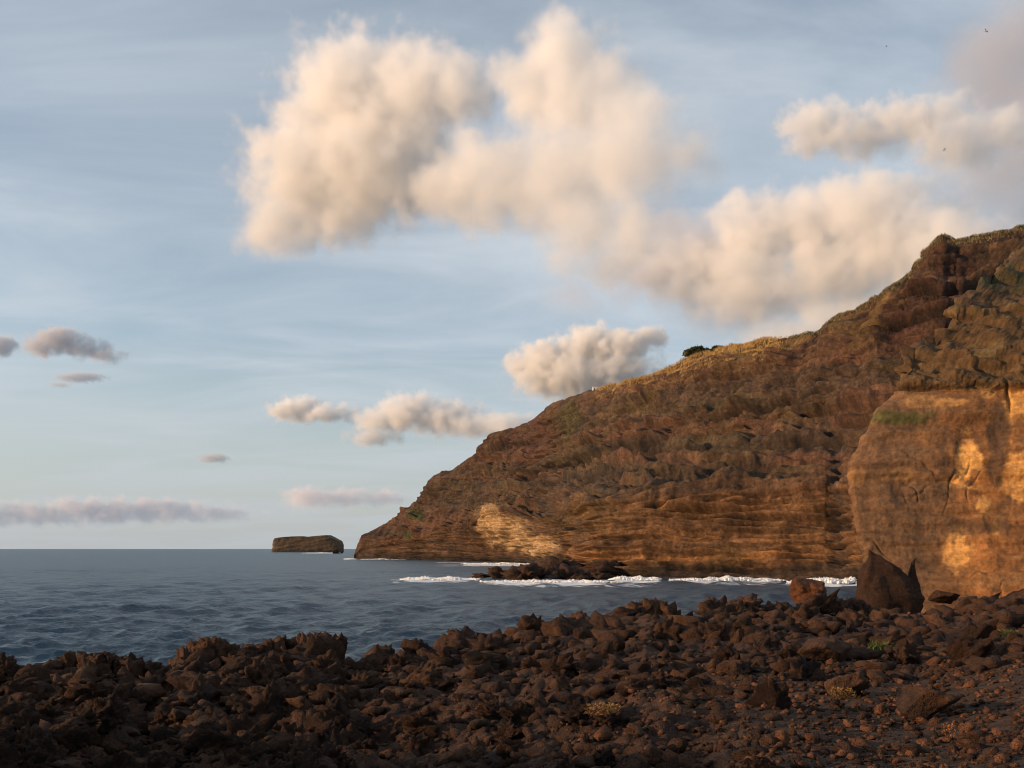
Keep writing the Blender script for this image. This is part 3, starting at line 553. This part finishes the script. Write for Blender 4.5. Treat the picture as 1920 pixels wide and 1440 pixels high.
MARKS = [(545, 1215, "below the ragged flat-topped outcrop"), (390, 1225, "below the notched knobbly outcrop"), (10, 1240, "near the hump at the water end"), (190, 1245, "below the low blunt ridge"),
    (1218, 1150, "at the crumbly skyline heap"), (1410, 1140, "at the broken clinker crest"), (1595, 1140, "by the knobbly lumps near the pointed slab"), (1516, 1150, "below the rounded reddish boulder"),
    (1740, 1320, "near the squat sunlit block"), (1592, 1290, "near the notched lava block"), (1545, 1230, "near the cracked lava dome"), (1770, 1135, "below the orange cliff foot"), (1130, 1335, "near the creeping yellow succulent"),
    (1648, 1215, "near the bright green tuft"), (1897, 1205, "near the yellowish grass tuft"), (1778, 1380, "near the lone orange succulent"), (800, 1225, "on the rim facing the open water"), (1000, 1190, "on the rim facing the reef"),
    (150, 1380, "in the shaded hollow under the blunt ridge"), (480, 1380, "in the shaded hollow under the flat-topped outcrop"), (800, 1370, "in the rubble slope under the open-water rim"), (1000, 1270, "in the rubble slope facing the reef"), (1300, 1230, "in the rubble below the crumbly heap"), (1400, 1400, "on the cinder ground by the rubble edge")]
for i, (spx, px, d, x, size) in enumerate(cand[:NB]):
    o = link("lava_rock", protos[i % 16]); z = float(ground_z(x, d) + ground_detail(np.array([x]), np.array([d]))[0])
    sz = size; o.location = (x, d, z + sz * r.uniform(0.0, 0.35)); o.scale = (sz * r.uniform(.85, 1.25), sz * r.uniform(.85, 1.2), sz * r.uniform(.75, 1.15))
    o.rotation_euler = (r.uniform(-.5, .5), r.uniform(-.5, .5), r.uniform(0, 6.28))
    flat_ = o.scale.z / (0.5 * (o.scale.x + o.scale.y)); q = i % 16
    look = ("flat-lying" if flat_ < .82 else "upright" if flat_ > 1.08 else "blocky") + (" smooth" if q % 3 == 1 else " knobbly") + (" blackish" if q % 4 == 0 else " paler brown" if q % 4 == 2 else " brown")
    mark = min(MARKS, key=lambda m_: (m_[0] - px) ** 2 + (2.2 * (m_[1] - (HZ + (EYE - z) / d * F))) ** 2)[2]
    tag(o, ("large " if spx > 27 else "small " if spx < 22 else "middling ") + look + " lava rock " + mark, "rock", "loose lava rocks covering the shore")
# the uncountable smaller clinker
def merge_rocks(name, items, variants, label):
    Vs, Fs, Cs, off = [], [], [], 0
    for (x, y, z, sz, kk) in items:
        P, Fc, cc = variants[kk % len(variants)]; a = r.uniform(0, 6.28); ca, sa = math.cos(a), math.sin(a); tl = r.uniform(-.6, .6)
        Q = P * (sz * np.array([r.uniform(.8, 1.3), r.uniform(.8, 1.2), r.uniform(.6, 1.1)])); Q = np.stack([Q[:, 0], Q[:, 1] * math.cos(tl) - Q[:, 2] * math.sin(tl), Q[:, 1] * math.sin(tl) + Q[:, 2] * math.cos(tl)], -1)
        Q = np.stack([Q[:, 0] * ca - Q[:, 1] * sa, Q[:, 0] * sa + Q[:, 1] * ca, Q[:, 2]], -1) + np.array([x, y, z])
        Vs.append(Q); Fs.append(Fc + off); Cs.append(cc * r.uniform(.55, 1.0)); off += len(P)
    o = link(name, mesh_np(name, np.concatenate(Vs), np.concatenate(Fs), MAT_LAVA, smooth=False, col=np.clip(np.concatenate(Cs), .012, .6))); return tag(o, label, "rubble", kind="stuff")
def variants(sub, n_, seed, k=1.0, tint=(1, 1, 1)):
    res = []
    for s in range(n_):
        P, Fc = rock_shape(seed + s, sub, jag=0.5, freq=1.7); res.append((P, Fc, lava_albedo(P * 1.3 + 7 * s, k) * np.array(tint)))
    return res
rest = cand[NB:]; xs = np.array([c[3] for c in rest]); ds = np.array([c[2] for c in rest]); zs = ground_z(xs, ds) + ground_detail(xs, ds)
big_ = [(xs[i], ds[i], zs[i] + rest[i][4] * .15, rest[i][4], i) for i in range(0, 1400)]
small_ = [(xs[i], ds[i], zs[i] + rest[i][4] * .15, rest[i][4], i) for i in range(1400, len(rest))]
merge_rocks("clinker_rubble", big_, variants(2, 14, 300), "mass of small lava clinker filling the gaps between larger rocks")
merge_rocks("lava_chips", small_, variants(1, 14, 340), "scatter of fist-sized lava chips over the shore")
peb = []
for k in range(4600):
    px = r.uniform(1050, 2040); d = r.uniform(6.5, 26) if k % 4 else r.uniform(40, 80); x = (px - 960) / F * d
    if d > 30 and px < 1640: continue
    peb.append((x, d, 0, np.exp(r.normal(math.log(0.030), 0.5)) * (1 + d / 40), k))
px_ = np.array([p[0] for p in peb]); py_ = np.array([p[1] for p in peb]); pz_ = ground_z(px_, py_) + ground_detail(px_, py_)
merge_rocks("gravel", [(p[0], p[1], pz_[i] + p[3] * .3, p[3], i) for i, p in enumerate(peb)], variants(1, 10, 380, 2.1, (1.15, 1.0, .88)), "fine pebbles and cinders strewn over bare ground")

# outcrops and boulders that stand out
def outcrop(name, label, px0, px1, pys, d, seed, lumps, k=1.0, cat="outcrop", tint=None):
    """a jagged clinker ridge: many fused lumps in one rock mass"""
    rr = np.random.default_rng(seed); Vs, Fs, off = [], [], 0
    lumps = lumps * 3
    for i in range(lumps):
        px = px0 + (px1 - px0) * (i + rr.uniform(0.1, .9)) / lumps; top = np.interp(px, np.linspace(px0, px1, len(pys)), pys) + rr.uniform(-2, 5) + 22 * max(0, rr.uniform(-1, 1))
        s = rr.uniform(9, 21) / F * d; dd = d + rr.uniform(-1.2, 1.2)
        P, Fc = rock_shape(seed * 50 + i, 3, squash=(1, 1, rr.uniform(.9, 1.5)), jag=0.5, freq=2.0); P = P * s
        zt = EYE + (HZ - top) / F * dd; P[:, 2] += zt - P[:, 2].max(); lo = P[:, 2] < np.median(P[:, 2]); P[lo, 2] -= (np.median(P[:, 2]) - P[lo, 2]) * 1.6
        P[:, 0] += (px - 960) / F * dd; P[:, 1] += dd; Vs.append(P); Fs.append(Fc + off); off += len(P)
    V = np.concatenate(Vs); base = np.array([(px0 + px1 - 1920) / 2 / F * d, d, V[:, 2].min()]); c = lava_albedo(V, k)
    if tint is not None: c = c * np.array(tint)
    o = link(name, mesh_np(name, V - base, np.concatenate(Fs), MAT_LAVA, col=c)); o.location = base; return tag(o, label, cat)
outcrop("lava_outcrop", "jagged clinker outcrop with a ragged flat top, standing against the water", 455, 636, [1212, 1196, 1192, 1186, 1182, 1186], 38, 2, 13)
outcrop("lava_outcrop", "smaller knobbly clinker outcrop with a notch, next to the ragged flat-topped one", 330, 450, [1232, 1200, 1190, 1196, 1216], 36, 3, 9)
outcrop("lava_outcrop", "dark clinker hump at the water end of the lava shore", -60, 32, [1215, 1214, 1218, 1236], 31, 4, 6, k=.7)
outcrop("lava_outcrop", "low dark lava ridge with blunt lumps above the open water", 100, 285, [1238, 1219, 1218, 1222, 1230, 1240], 33, 5, 11, k=.9)
outcrop("lava_outcrop", "tall crumbly clinker heap on the skyline of the lava shore", 1165, 1272, [1146, 1128, 1116, 1118, 1128, 1146], 60, 6, 9)
outcrop("lava_outcrop", "broken clinker crest between the crumbly heap and the rounded boulder", 1340, 1480, [1136, 1124, 1110, 1122, 1128, 1120], 68, 7, 10)
outcrop("lava_outcrop", "knobbly lava lumps between the rounded boulder and the pointed slab", 1552, 1640, [1132, 1124, 1120, 1130, 1134], 73, 8, 7)
def boulder(px, py, wpx, hpx, d, seed, label, **kw):
    c = at(px, py, d); s = wpx / 2 / F * d
    return rock_object("boulder", seed, 5, tuple(c), s, label, "boulder", squash=(1, 1, hpx / wpx), **kw)
boulder(1516, 1112, 84, 74, 71, 901, "big rounded reddish boulder standing up against the surf on the skyline", jag=0.12, planes=34, k=1.3, tint=(1.2, .95, .75))
boulder(1740, 1314, 92, 62, 13.2, 902, "squat block of brown lava with one sunlit side on the cindery ground", jag=0.07, k=1.35, planes=7, tint=(1.1, 1, .9))
boulder(1592, 1285, 66, 52, 16.5, 903, "grey-brown lava block with a broken notched top beside yellow succulents", jag=0.12, k=1.0)
boulder(1545, 1226, 92, 46, 24, 904, "wide smooth dome of lava split by a crack", jag=0.08, k=1.1)
boulder(1770, 1118, 58, 26, 84, 905, "low dark rock lying at the foot of the orange cliff", jag=0.10, k=.6)
boulder(1500, 1172, 40, 24, 50, 906, "pale worn lava stone below the rounded skyline boulder", jag=0.10, k=1.4)
boulder(1690, 1158, 46, 20, 62, 907, "flat slab of lava lying below the pointed rock", jag=0.10, k=1.2)

# pointed dark rock with a thin spire, in front of the orange wall
def pointed_rock():
    d = 98.0; Vs, Fs, off = [], [], 0
    for prof in ([(1155, 1608, 1725), (1120, 1611, 1722), (1095, 1613, 1708), (1080, 1616, 1694), (1065, 1621, 1680), (1052, 1625, 1662), (1042, 1627, 1648), (1034, 1628, 1636), (1031, 1628.5, 1630)],
                 [(1155, 1692, 1724), (1110, 1698, 1722), (1085, 1702, 1720), (1065, 1706, 1718), (1055, 1708, 1717.5), (1049, 1713, 1717), (1046, 1716, 1717)]):
        pr_ = np.array(prof, float); nz = 70; na = 48; py = np.linspace(pr_[0, 0], pr_[-1, 0], nz); l_ = np.interp(-py, -pr_[:, 0], pr_[:, 1]); r_ = np.interp(-py, -pr_[:, 0], pr_[:, 2])
        P = np.zeros((nz, na, 3))
        for j in range(na):
            a = 2 * math.pi * j / na; cx = np.sign(math.cos(a)) * abs(math.cos(a)) ** 0.6; sy = np.sign(math.sin(a)) * abs(math.sin(a)) ** 0.8
            P[:, j, 0] = ((l_ + r_) / 2 + cx * (r_ - l_) / 2 - 960) / F * d; P[:, j, 1] = d + sy * (r_ - l_) / 2 / F * d * 0.75; P[:, j, 2] = EYE + (HZ - py) / F * d
        Q = P.reshape(-1, 3); ce = P.mean(1, keepdims=True).repeat(na, 1).reshape(-1, 3); dr = Q - ce; L = np.linalg.norm(dr, axis=1, keepdims=True) + 1e-6
        hh = 0.35 * fbm(Q / 2.2, 3) + 0.2 * fbm(Q / 0.7, 4, .6) + 0.28 * np.tanh(6 * fbm(Q * np.array([1, 1, .3]) / 1.6 + 9, 2)); Q = Q + dr / L * (hh * np.minimum(1, L[:, 0] / 0.8))[:, None]
        i = np.arange(nz * na).reshape(nz, na); j2 = np.roll(i, -1, axis=1)
        Fs.append(np.stack([i[:-1], j2[:-1], j2[1:], i[1:]], -1).reshape(-1, 4) + off); Vs.append(Q); off += len(Q)
    V = np.concatenate(Vs); base = np.array([(1665 - 960) / F * d, d, V[:, 2].min()])
    o = link("pointed_rock", mesh_np("pointed_rock", V - base, np.concatenate(Fs), MAT_LAVA, col=lava_albedo(V, 0.5))); o.location = base
    tag(o, "dark pointed rock slab with a thin spire before the orange cliff", "rock")
pointed_rock()

# ------------------------------------------------------------------ reef, skerries and islet
def skerry(px, py, wpx, hpx, seed, label, group=None, name="sea_rock", k=.55, jag=0.5):
    d = seadist(py); s = wpx / 2 / F * d; c = at(px, py, d)
    return rock_object(name, seed, 4, tuple(c), s, label, "rock", group, squash=(1, 1.1, 2.4 * hpx / wpx), jag=jag, freq=2.0, k=k, mat=MAT_CLIFF)
for i, (px, py, w_, h_) in enumerate([(905, 1083, 50, 6), (940, 1085, 60, 14), (985, 1086, 66, 15), (1030, 1084, 70, 22), (1075, 1086, 70, 22), (1120, 1086, 60, 14), (1060, 1076, 120, 24), (1000, 1078, 80, 16), (1140, 1080, 80, 16)]):
    skerry(px, py, w_, h_, 500 + i, ("outermost reef rock, low and flat, where the breaker ends", "pointed black reef rock next to the outermost flat one", "black reef rock with surf pouring round its foot, mid reef", "tall black reef rock at the middle of the reef", "tall broad reef rock before the landward surf burst",
        "low reef rock nearest the landward surf burst", "long dark rock bench joining the reef to the layered cliff", "dark rock bench behind the mid reef, open to the cove", "dark foot rock between the reef and the layered cliff")[i], "reef rocks awash below the layered cliff")
skerry(672, 1047.6, 12, 4, 520, "small black rock at the very tip of the headland")
skerry(1437, 1086, 10, 3, 521, "tiny black rock in the surf below the layered cliff")
skerry(629, 1038, 12, 8, 522, "tooth-shaped sea rock at the surf end of the islet")
skerry(641, 1037.5, 5, 3.4, 523, "tiny round sea rock off the islet, farther out than its tooth")
def build_islet():
    d = seadist(1035.2); top = np.array([(505, 1034), (509, 1014), (512, 1009), (530, 1006.5), (560, 1005), (575, 1006.5), (590, 1004.5), (610, 1003), (622, 1009), (633, 1014), (635, 1019), (637, 1023), (636, 1034)], float)
    na, nt = 260, 60; u = np.linspace(0, 1, na); px = 505 + 132 * u; zt = np.interp(px, top[:, 0], top[:, 1]); P = np.zeros((na, nt, 3)); thick = 120.0
    for j in range(nt):
        t = j / (nt - 1)
        if t < .4: dd = d + 14 * (t / .4); z = -5 + (EYE + (HZ - zt) / F * d + 5) * (t / .4)
        elif t < .75: dd = d + 14 + (thick - 28) * (t - .4) / .35; z = (EYE + (HZ - zt) / F * d) * (1 - 0.0 * t)
        else: dd = d + thick - 14 + 14 * (t - .75) / .25; z = (EYE + (HZ - zt) / F * d) * (1 - (t - .75) / .25) - 5 * (t - .75) / .25
        sq = np.sqrt(np.clip(1 - (2 * u - 1) ** 16, 0, 1)); dd = d + thick / 2 + (dd - d - thick / 2) * (0.15 + .85 * sq)
        P[:, j] = np.stack([(px - 960) / F * d, dd + 0 * px, z + 0 * px], -1)
    Q = P.reshape(-1, 3); N = grid_normals(P).reshape(-1, 3); n1 = fbm(Q / 40.0, 4); bed = fbm(np.stack([Q[:, 2] / 9 - Q[:, 0] * .02, Q[:, 0] / 120, Q[:, 1] / 120], -1), 3)
    N *= np.where((N * (Q - np.array([P[..., 0].mean(), d + 60, 10]))).sum(1, keepdims=True) < 0, -1, 1); V = Q + N * ((3 * n1 + 1.6 * np.tanh(3 * bed) + 1.0 * fbm(Q / 12.0, 3)) * (1 - 0.8 * np.clip(N[:, 2], 0, 1)))[:, None]
    col = mixc(np.repeat(pcol((0.150, 0.098, 0.058)), len(Q), 0), pcol((0.085, 0.058, 0.042)), sstep(0, .5, bed + .4 * n1)); col = mixc(col, pcol((0.15, 0.105, 0.055)), sstep(.5, .9, N[:, 2])); col *= 0.7
    col = mixc(col, pcol((0.05, 0.04, 0.035)), 1 - sstep(4, 14, V[:, 2] + 5 * n1)); base = np.array([V[:, 0].mean(), d + 60, 0])
    o = link("islet", mesh_np("islet", V - base, grid_faces(na, nt), MAT_CLIFF, col=col)); o.location = base; tag(o, "flat-topped brown islet rising from the sea near the horizon", "islet")
build_islet()

# ------------------------------------------------------------------ surf: lumpy broken white water
MAT_FOAM = plain("surf_foam", (0.80, 0.80, 0.79), 0.85, 0.1, 0.6)
def surf(px0, px1, py, hpx, seed, label, dens=1.0):
    rr = np.random.default_rng(seed); d = seadist(py); n_ = int((px1 - px0) * 5 * dens); Vs, Fs, off = [], [], 0
    var = [rock_shape(700 + seed * 9 + q, 1, jag=.4, freq=1.8, planes=6) for q in range(5)]
    for i in range(n_):
        e = rr.beta(1.4, 1.4); px = px0 + (px1 - px0) * e; hump = (0.35 + .65 * max(0, perlin(np.array([[px / 26.0, seed, 0.0]]))[0] + .35)) * math.sin(math.pi * min(max(e, .03), .97)) ** .5
        dd = d + rr.normal(0, 5 * d / 400); h = max(.25, hpx / F * d * hump * rr.uniform(.3, 1.0)); P, Fc = var[i % 5]
        w_ = rr.uniform(.2, .8) * d / 400; Q = P * np.array([w_, w_, max(.25, h * .55)]); Q = Q + np.array([(px - 960) / F * dd, dd, h * .35]); Vs.append(Q); Fs.append(Fc + off); off += len(Q)
    o = link("surf", mesh_np("surf", np.concatenate(Vs), np.concatenate(Fs), MAT_FOAM)); tag(o, label, "surf", kind="stuff")
surf(750, 900, 1087, 13, 1, "white breaker rolling in ahead of the reef")
surf(900, 1160, 1091, 8, 2, "white water washing round the black reef rocks")
surf(1140, 1240, 1087, 17, 3, "burst of surf at the landward end of the reef")
surf(1255, 1490, 1088, 13, 4, "line of surf along the foot of the layered cliff")
surf(1475, 1635, 1093, 22, 5, "tall breaking wave behind the rounded boulder")
surf(865, 1000, 1057.5, 6, 6, "strip of surf in the cove below the pale scar")
surf(676, 760, 1048.8, 3, 7, "thin surf at the foot of the headland tip")
surf(645, 670, 1048.5, 3, 8, "small white wash off the headland tip")
surf(566, 622, 1037.2, 3, 9, "surf breaking before the islet")

# ------------------------------------------------------------------ plants and small things
def crest_at(px): 
    return np.array([np.interp(px, H_PX, H_CREST[:, k]) for k in range(3)])
def blades(name, roots, hgt, wid, mat, label, cat, spread=.35, seed=5, kind="stuff"):
    rr = np.random.default_rng(seed); V, Fc = [], []
    for p, s in roots:
        a = rr.uniform(0, 6.28); h = hgt * s * rr.uniform(.6, 1.2); w_ = wid * s; ln = rr.normal(0, spread, 2) * h; k = len(V); c, sn = math.cos(a) * w_, math.sin(a) * w_
        V += [(p[0] - c, p[1] - sn, p[2] - .2 * s), (p[0] + c, p[1] + sn, p[2] - .2 * s), (p[0] + ln[0] * .4 + c * .8, p[1] + ln[1] * .4 + sn * .8, p[2] + h * .6), (p[0] + ln[0] * .4 - c * .8, p[1] + ln[1] * .4 - sn * .8, p[2] + h * .6), (p[0] + ln[0], p[1] + ln[1], p[2] + h)]
        Fc += [(k, k + 1, k + 2), (k, k + 2, k + 3), (k + 3, k + 2, k + 4)]
    o = link(name, mesh_np(name, V, Fc, mat, smooth=False)); return tag(o, label, cat, kind=kind)
MAT_REED = plain("dry_reed", (0.42, 0.27, 0.10), .8, .35, .3); MAT_BUSH = plain("bush_leaf", (0.055, 0.062, 0.022), .7, .4, .8); MAT_TWIG = plain("bark", (0.09, 0.06, 0.04), .9)
rr = np.random.default_rng(77); roots = []
for k in range(24000):
    px = rr.choice([rr.uniform(1122, 1300), rr.uniform(1270, 1440) + abs(rr.normal(0, 14)), rr.uniform(1340, 1450) + rr.normal(0, 12)]); row = rr.beta(1, 2.4) * (24 if px < 1260 else 44)
    i = int(np.argmin(np.abs(H_PX - px))); j = 350 - int(row); p = H_GRID[i, j].copy(); p[0] += rr.uniform(-.6, .6); p[1] += rr.uniform(-1, 1)
    if row > 6 and perlin(np.array([[px / 22.0, row / 8.0, .5]]))[0] < -0.05: continue
    roots.append((p, (1.0 if px < 1330 else 1.1) * (1 - row / 70)))
blades("dry_reeds", roots, 2.0, .11, MAT_REED, "golden dry reeds growing in thick bands along the cliff crest", "reeds", .3)
roots = []
for k in range(5000):
    px = rr.uniform(1480, 1930); i = int(np.argmin(np.abs(H_PX - px))); p = H_GRID[i, 350 - int(rr.beta(1, 4) * 10)].copy(); roots.append((p, rr.uniform(.5, 1)))
blades("crest_grass", roots, 1.5, .25, plain("crest_grass", (0.17, 0.13, 0.055), .8, .4, .4), "short brownish grass fringing the high crest", "grass", .3, 6)
def bush(px, wpx, hpx, label, seed, off=8):
    p = crest_at(px); p[1] += off; d = p[1]; R_ = np.array([wpx / 2, wpx / 2, hpx * .75]) / F * d; rr = np.random.default_rng(seed)
    root = bpy.data.objects.new("bush", None); C.objects.link(root); root.location = p; tag(root, label, "bush")
    V, Fc = [], []
    for i in range(2600):
        v = rr.normal(size=3); v /= np.linalg.norm(v); v[2] = abs(v[2]) * 1.0 - .15; rad = rr.uniform(.55, 1.05) ** .6 * (1 + .35 * perlin(np.array([v * 2.2 + seed]))[0]); c = v * rad * R_ + np.array([0, 0, .2 * R_[2]])
        a, b_ = rr.normal(size=3) * .42, rr.normal(size=3) * .42; k = len(V); V += [c - a - b_, c + a - b_, c + a + b_, c - a + b_]; Fc += [(k, k + 1, k + 2), (k, k + 2, k + 3)]
    link("crown", mesh_np("crown", V, Fc, MAT_BUSH, smooth=False), root)
    Vs, Fs = [], []
    for i in range(5):
        a = i * 1.26; tip = np.array([math.cos(a) * R_[0] * .6, math.sin(a) * R_[1] * .6, R_[2] * .7]); k = len(Vs)
        for q, (c, w_) in enumerate(((np.array([0, 0, -1.0]), .25), (tip, .06))):
            for j in range(5): Vs.append(c + w_ * np.array([math.cos(j * 1.257), math.sin(j * 1.257), 0]))
        for j in range(5): Fs.append((k + j, k + (j + 1) % 5, k + 5 + (j + 1) % 5, k + 5 + j))
    link("trunk", mesh_np("trunk", Vs, Fs, MAT_TWIG), root)
bush(1311, 46, 17, "wide dark green bush on the crest above the golden reeds", 41)
bush(1350, 24, 11, "small dark green bush beside the wide one on the crest", 42)

def box(bm, c, s):
    m_ = bmesh.ops.create_cube(bm, size=1.0)["verts"]
    for v in m_: v.co = Vector((c[0] + v.co.x * s[0], c[1] + v.co.y * s[1], c[2] + v.co.z * s[2]))
def bobj(name, bm, mat, parent=None):
    me = bpy.data.meshes.new(name); bm.to_mesh(me); bm.free(); me.materials.append(mat); return link(name, me, parent)
p = crest_at(1116); hut = bpy.data.objects.new("hut", None); C.objects.link(hut); hut.location = p + np.array([0, 2, -.2]); tag(hut, "tiny white hut with a mast on the cliff crest", "hut")
WHITE = plain("white_render", (.78, .77, .74), .7, .05)
bm = bmesh.new(); box(bm, (0, 0, 1.6), (4.2, 3.4, 3.2)); bobj("wall", bm, WHITE, hut)
bm = bmesh.new(); box(bm, (0, 0, 3.35), (4.7, 3.9, .28)); bobj("roof", bm, plain("roof_slab", (.55, .53, .50)), hut)
bm = bmesh.new(); box(bm, (-.6, -1.72, 1.0), (.9, .06, 2.0)); bobj("door", bm, plain("door_paint", (.12, .14, .13)), hut)
bm = bmesh.new(); box(bm, (1.5, .6, 6.6), (.14, .14, 6.6)); box(bm, (1.5, .6, 8.6), (1.0, .08, .08)); bobj("mast", bm, plain("mast_metal", (.2, .2, .2)), hut)

# succulents and grass tufts among the stones
def plant(px, py, wpx, d, mats, label, seed, hgt=.16, n_=60, cat="plant", name="succulent"):
    x = (px - 960) / F * d; z = float(ground_z(x, d) + ground_detail(np.array([x]), np.array([d]))[0]); z = max(z, EYE + (HZ - py) / F * d - .06); R_ = wpx / 2 / F * d; rr = np.random.default_rng(seed)
    root = bpy.data.objects.new(name, None); C.objects.link(root); root.location = (x, d, z); tag(root, label, cat)
    for q, m_ in enumerate(mats):
        V, Fc = [], []
        for i in range(n_):
            a = rr.uniform(0, 6.28); ra = R_ * math.sqrt(rr.uniform(0, 1)); c = np.array([math.cos(a) * ra, math.sin(a) * ra * .7, rr.uniform(0, hgt)])
            for j in range(5):
                b_ = rr.uniform(0, 6.28); e = np.array([math.cos(b_), math.sin(b_), rr.uniform(.2, 1.2)]); e /= np.linalg.norm(e); L = .055 * rr.uniform(.6, 1.2); sd = np.array([-e[1], e[0], 0]) * .013; k = len(V)
                V += [c, c + e * L * .5 + sd, c + e * L, c + e * L * .5 - sd]; Fc += [(k, k + 1, k + 2), (k, k + 2, k + 3)]
        link("leaves", mesh_np("leaves", V, Fc, m_, smooth=False), root)
        root.children[-1]["kind"] = "stuff"
YEL = plain("succulent_yellow", (.27, .18, .04), .6); ORA = plain("succulent_orange", (.30, .12, .04), .6); GRN = plain("tuft_green", (.08, .10, .025), .7)
plant(1130, 1334, 66, 12.5, (YEL, ORA), "yellow and orange succulent creeping over lava rocks", 1)
plant(1580, 1304, 44, 14.5, (ORA, YEL), "orange succulent clump at the foot of the notched lava block", 2)
plant(1778, 1374, 26, 10.5, (ORA,), "small orange succulent on bare cinder ground", 3, n_=30)
def tuft(px, py, wpx, d, label, seed, mat):
    x = (px - 960) / F * d; z = float(ground_z(x, d) + ground_detail(np.array([x]), np.array([d]))[0]); z = max(z, EYE + (HZ - py) / F * d - .05); rr = np.random.default_rng(seed); R_ = wpx / 2 / F * d
    roots = [(np.array([x + rr.normal(0, .4) * R_, d + rr.normal(0, .3) * R_, z]), 1.0) for _ in range(160)]
    blades("grass_tuft", roots, R_ * .9, .012 * d / 20, mat, label, "grass", .5, seed, kind="thing")
tuft(1648, 1218, 40, 27, "bright green grass tuft among dark lava rocks", 3, GRN)
tuft(1897, 1202, 34, 29, "yellowish green grass tuft on the stony rise under the orange cliff", 4, plain("tuft_yellow", (.24, .21, .05), .7))

# gulls on the wing
def gull(px, py, wpx, d, bank, label, rz):
    root = bpy.data.objects.new("gull", None); C.objects.link(root); root.location = at(px, py, d); root.rotation_euler = (0, bank, rz); tag(root, label, "bird", "gulls over the cliff")
    s = 1.3 / 2; M_ = plain("gull_feather", (.30, .29, .28), .8)
    t_ = np.linspace(-1, 1, 13); V = []
    for y in t_:
        rad = .085 * math.sqrt(max(0, 1 - y * y)) * (1 + .25 * y) + .004
        for j in range(8): V.append((rad * math.cos(j * .785), y * .30, rad * math.sin(j * .785)))
    Fc = [(i * 8 + j, i * 8 + (j + 1) % 8, (i + 1) * 8 + (j + 1) % 8, (i + 1) * 8 + j) for i in range(12) for j in range(8)]
    link("body", mesh_np("body", V, Fc, M_), root)
    for sg in (-1, 1):
        pts = [(0.04, .10, -.10, .05), (.28, .13, -.09, .17), (.5, .09, -.08, .16), (s, -.06, -.10, .06)]; V = []
        for (x, y1, y0, z) in pts: V += [(sg * x, y1, z), (sg * x, y0, z), (sg * x, y0, z - .015), (sg * x, y1, z - .015)]
        Fc = [(i * 4 + j, i * 4 + (j + 1) % 4, (i + 1) * 4 + (j + 1) % 4, (i + 1) * 4 + j) for i in range(3) for j in range(4)]
        link("wing", mesh_np("wing", V, Fc, M_), root)
gull(1849, 58, 9, 190, .3, "gull gliding highest above the cliff with wings spread", .6)
gull(1662, 87, 5, 300, -.2, "small gull far off, gliding over the cream cloud shelf", 1.2)
gull(1771, 281, 8, 210, .1, "gull gliding in front of the cream cloud shelf", 1.5)
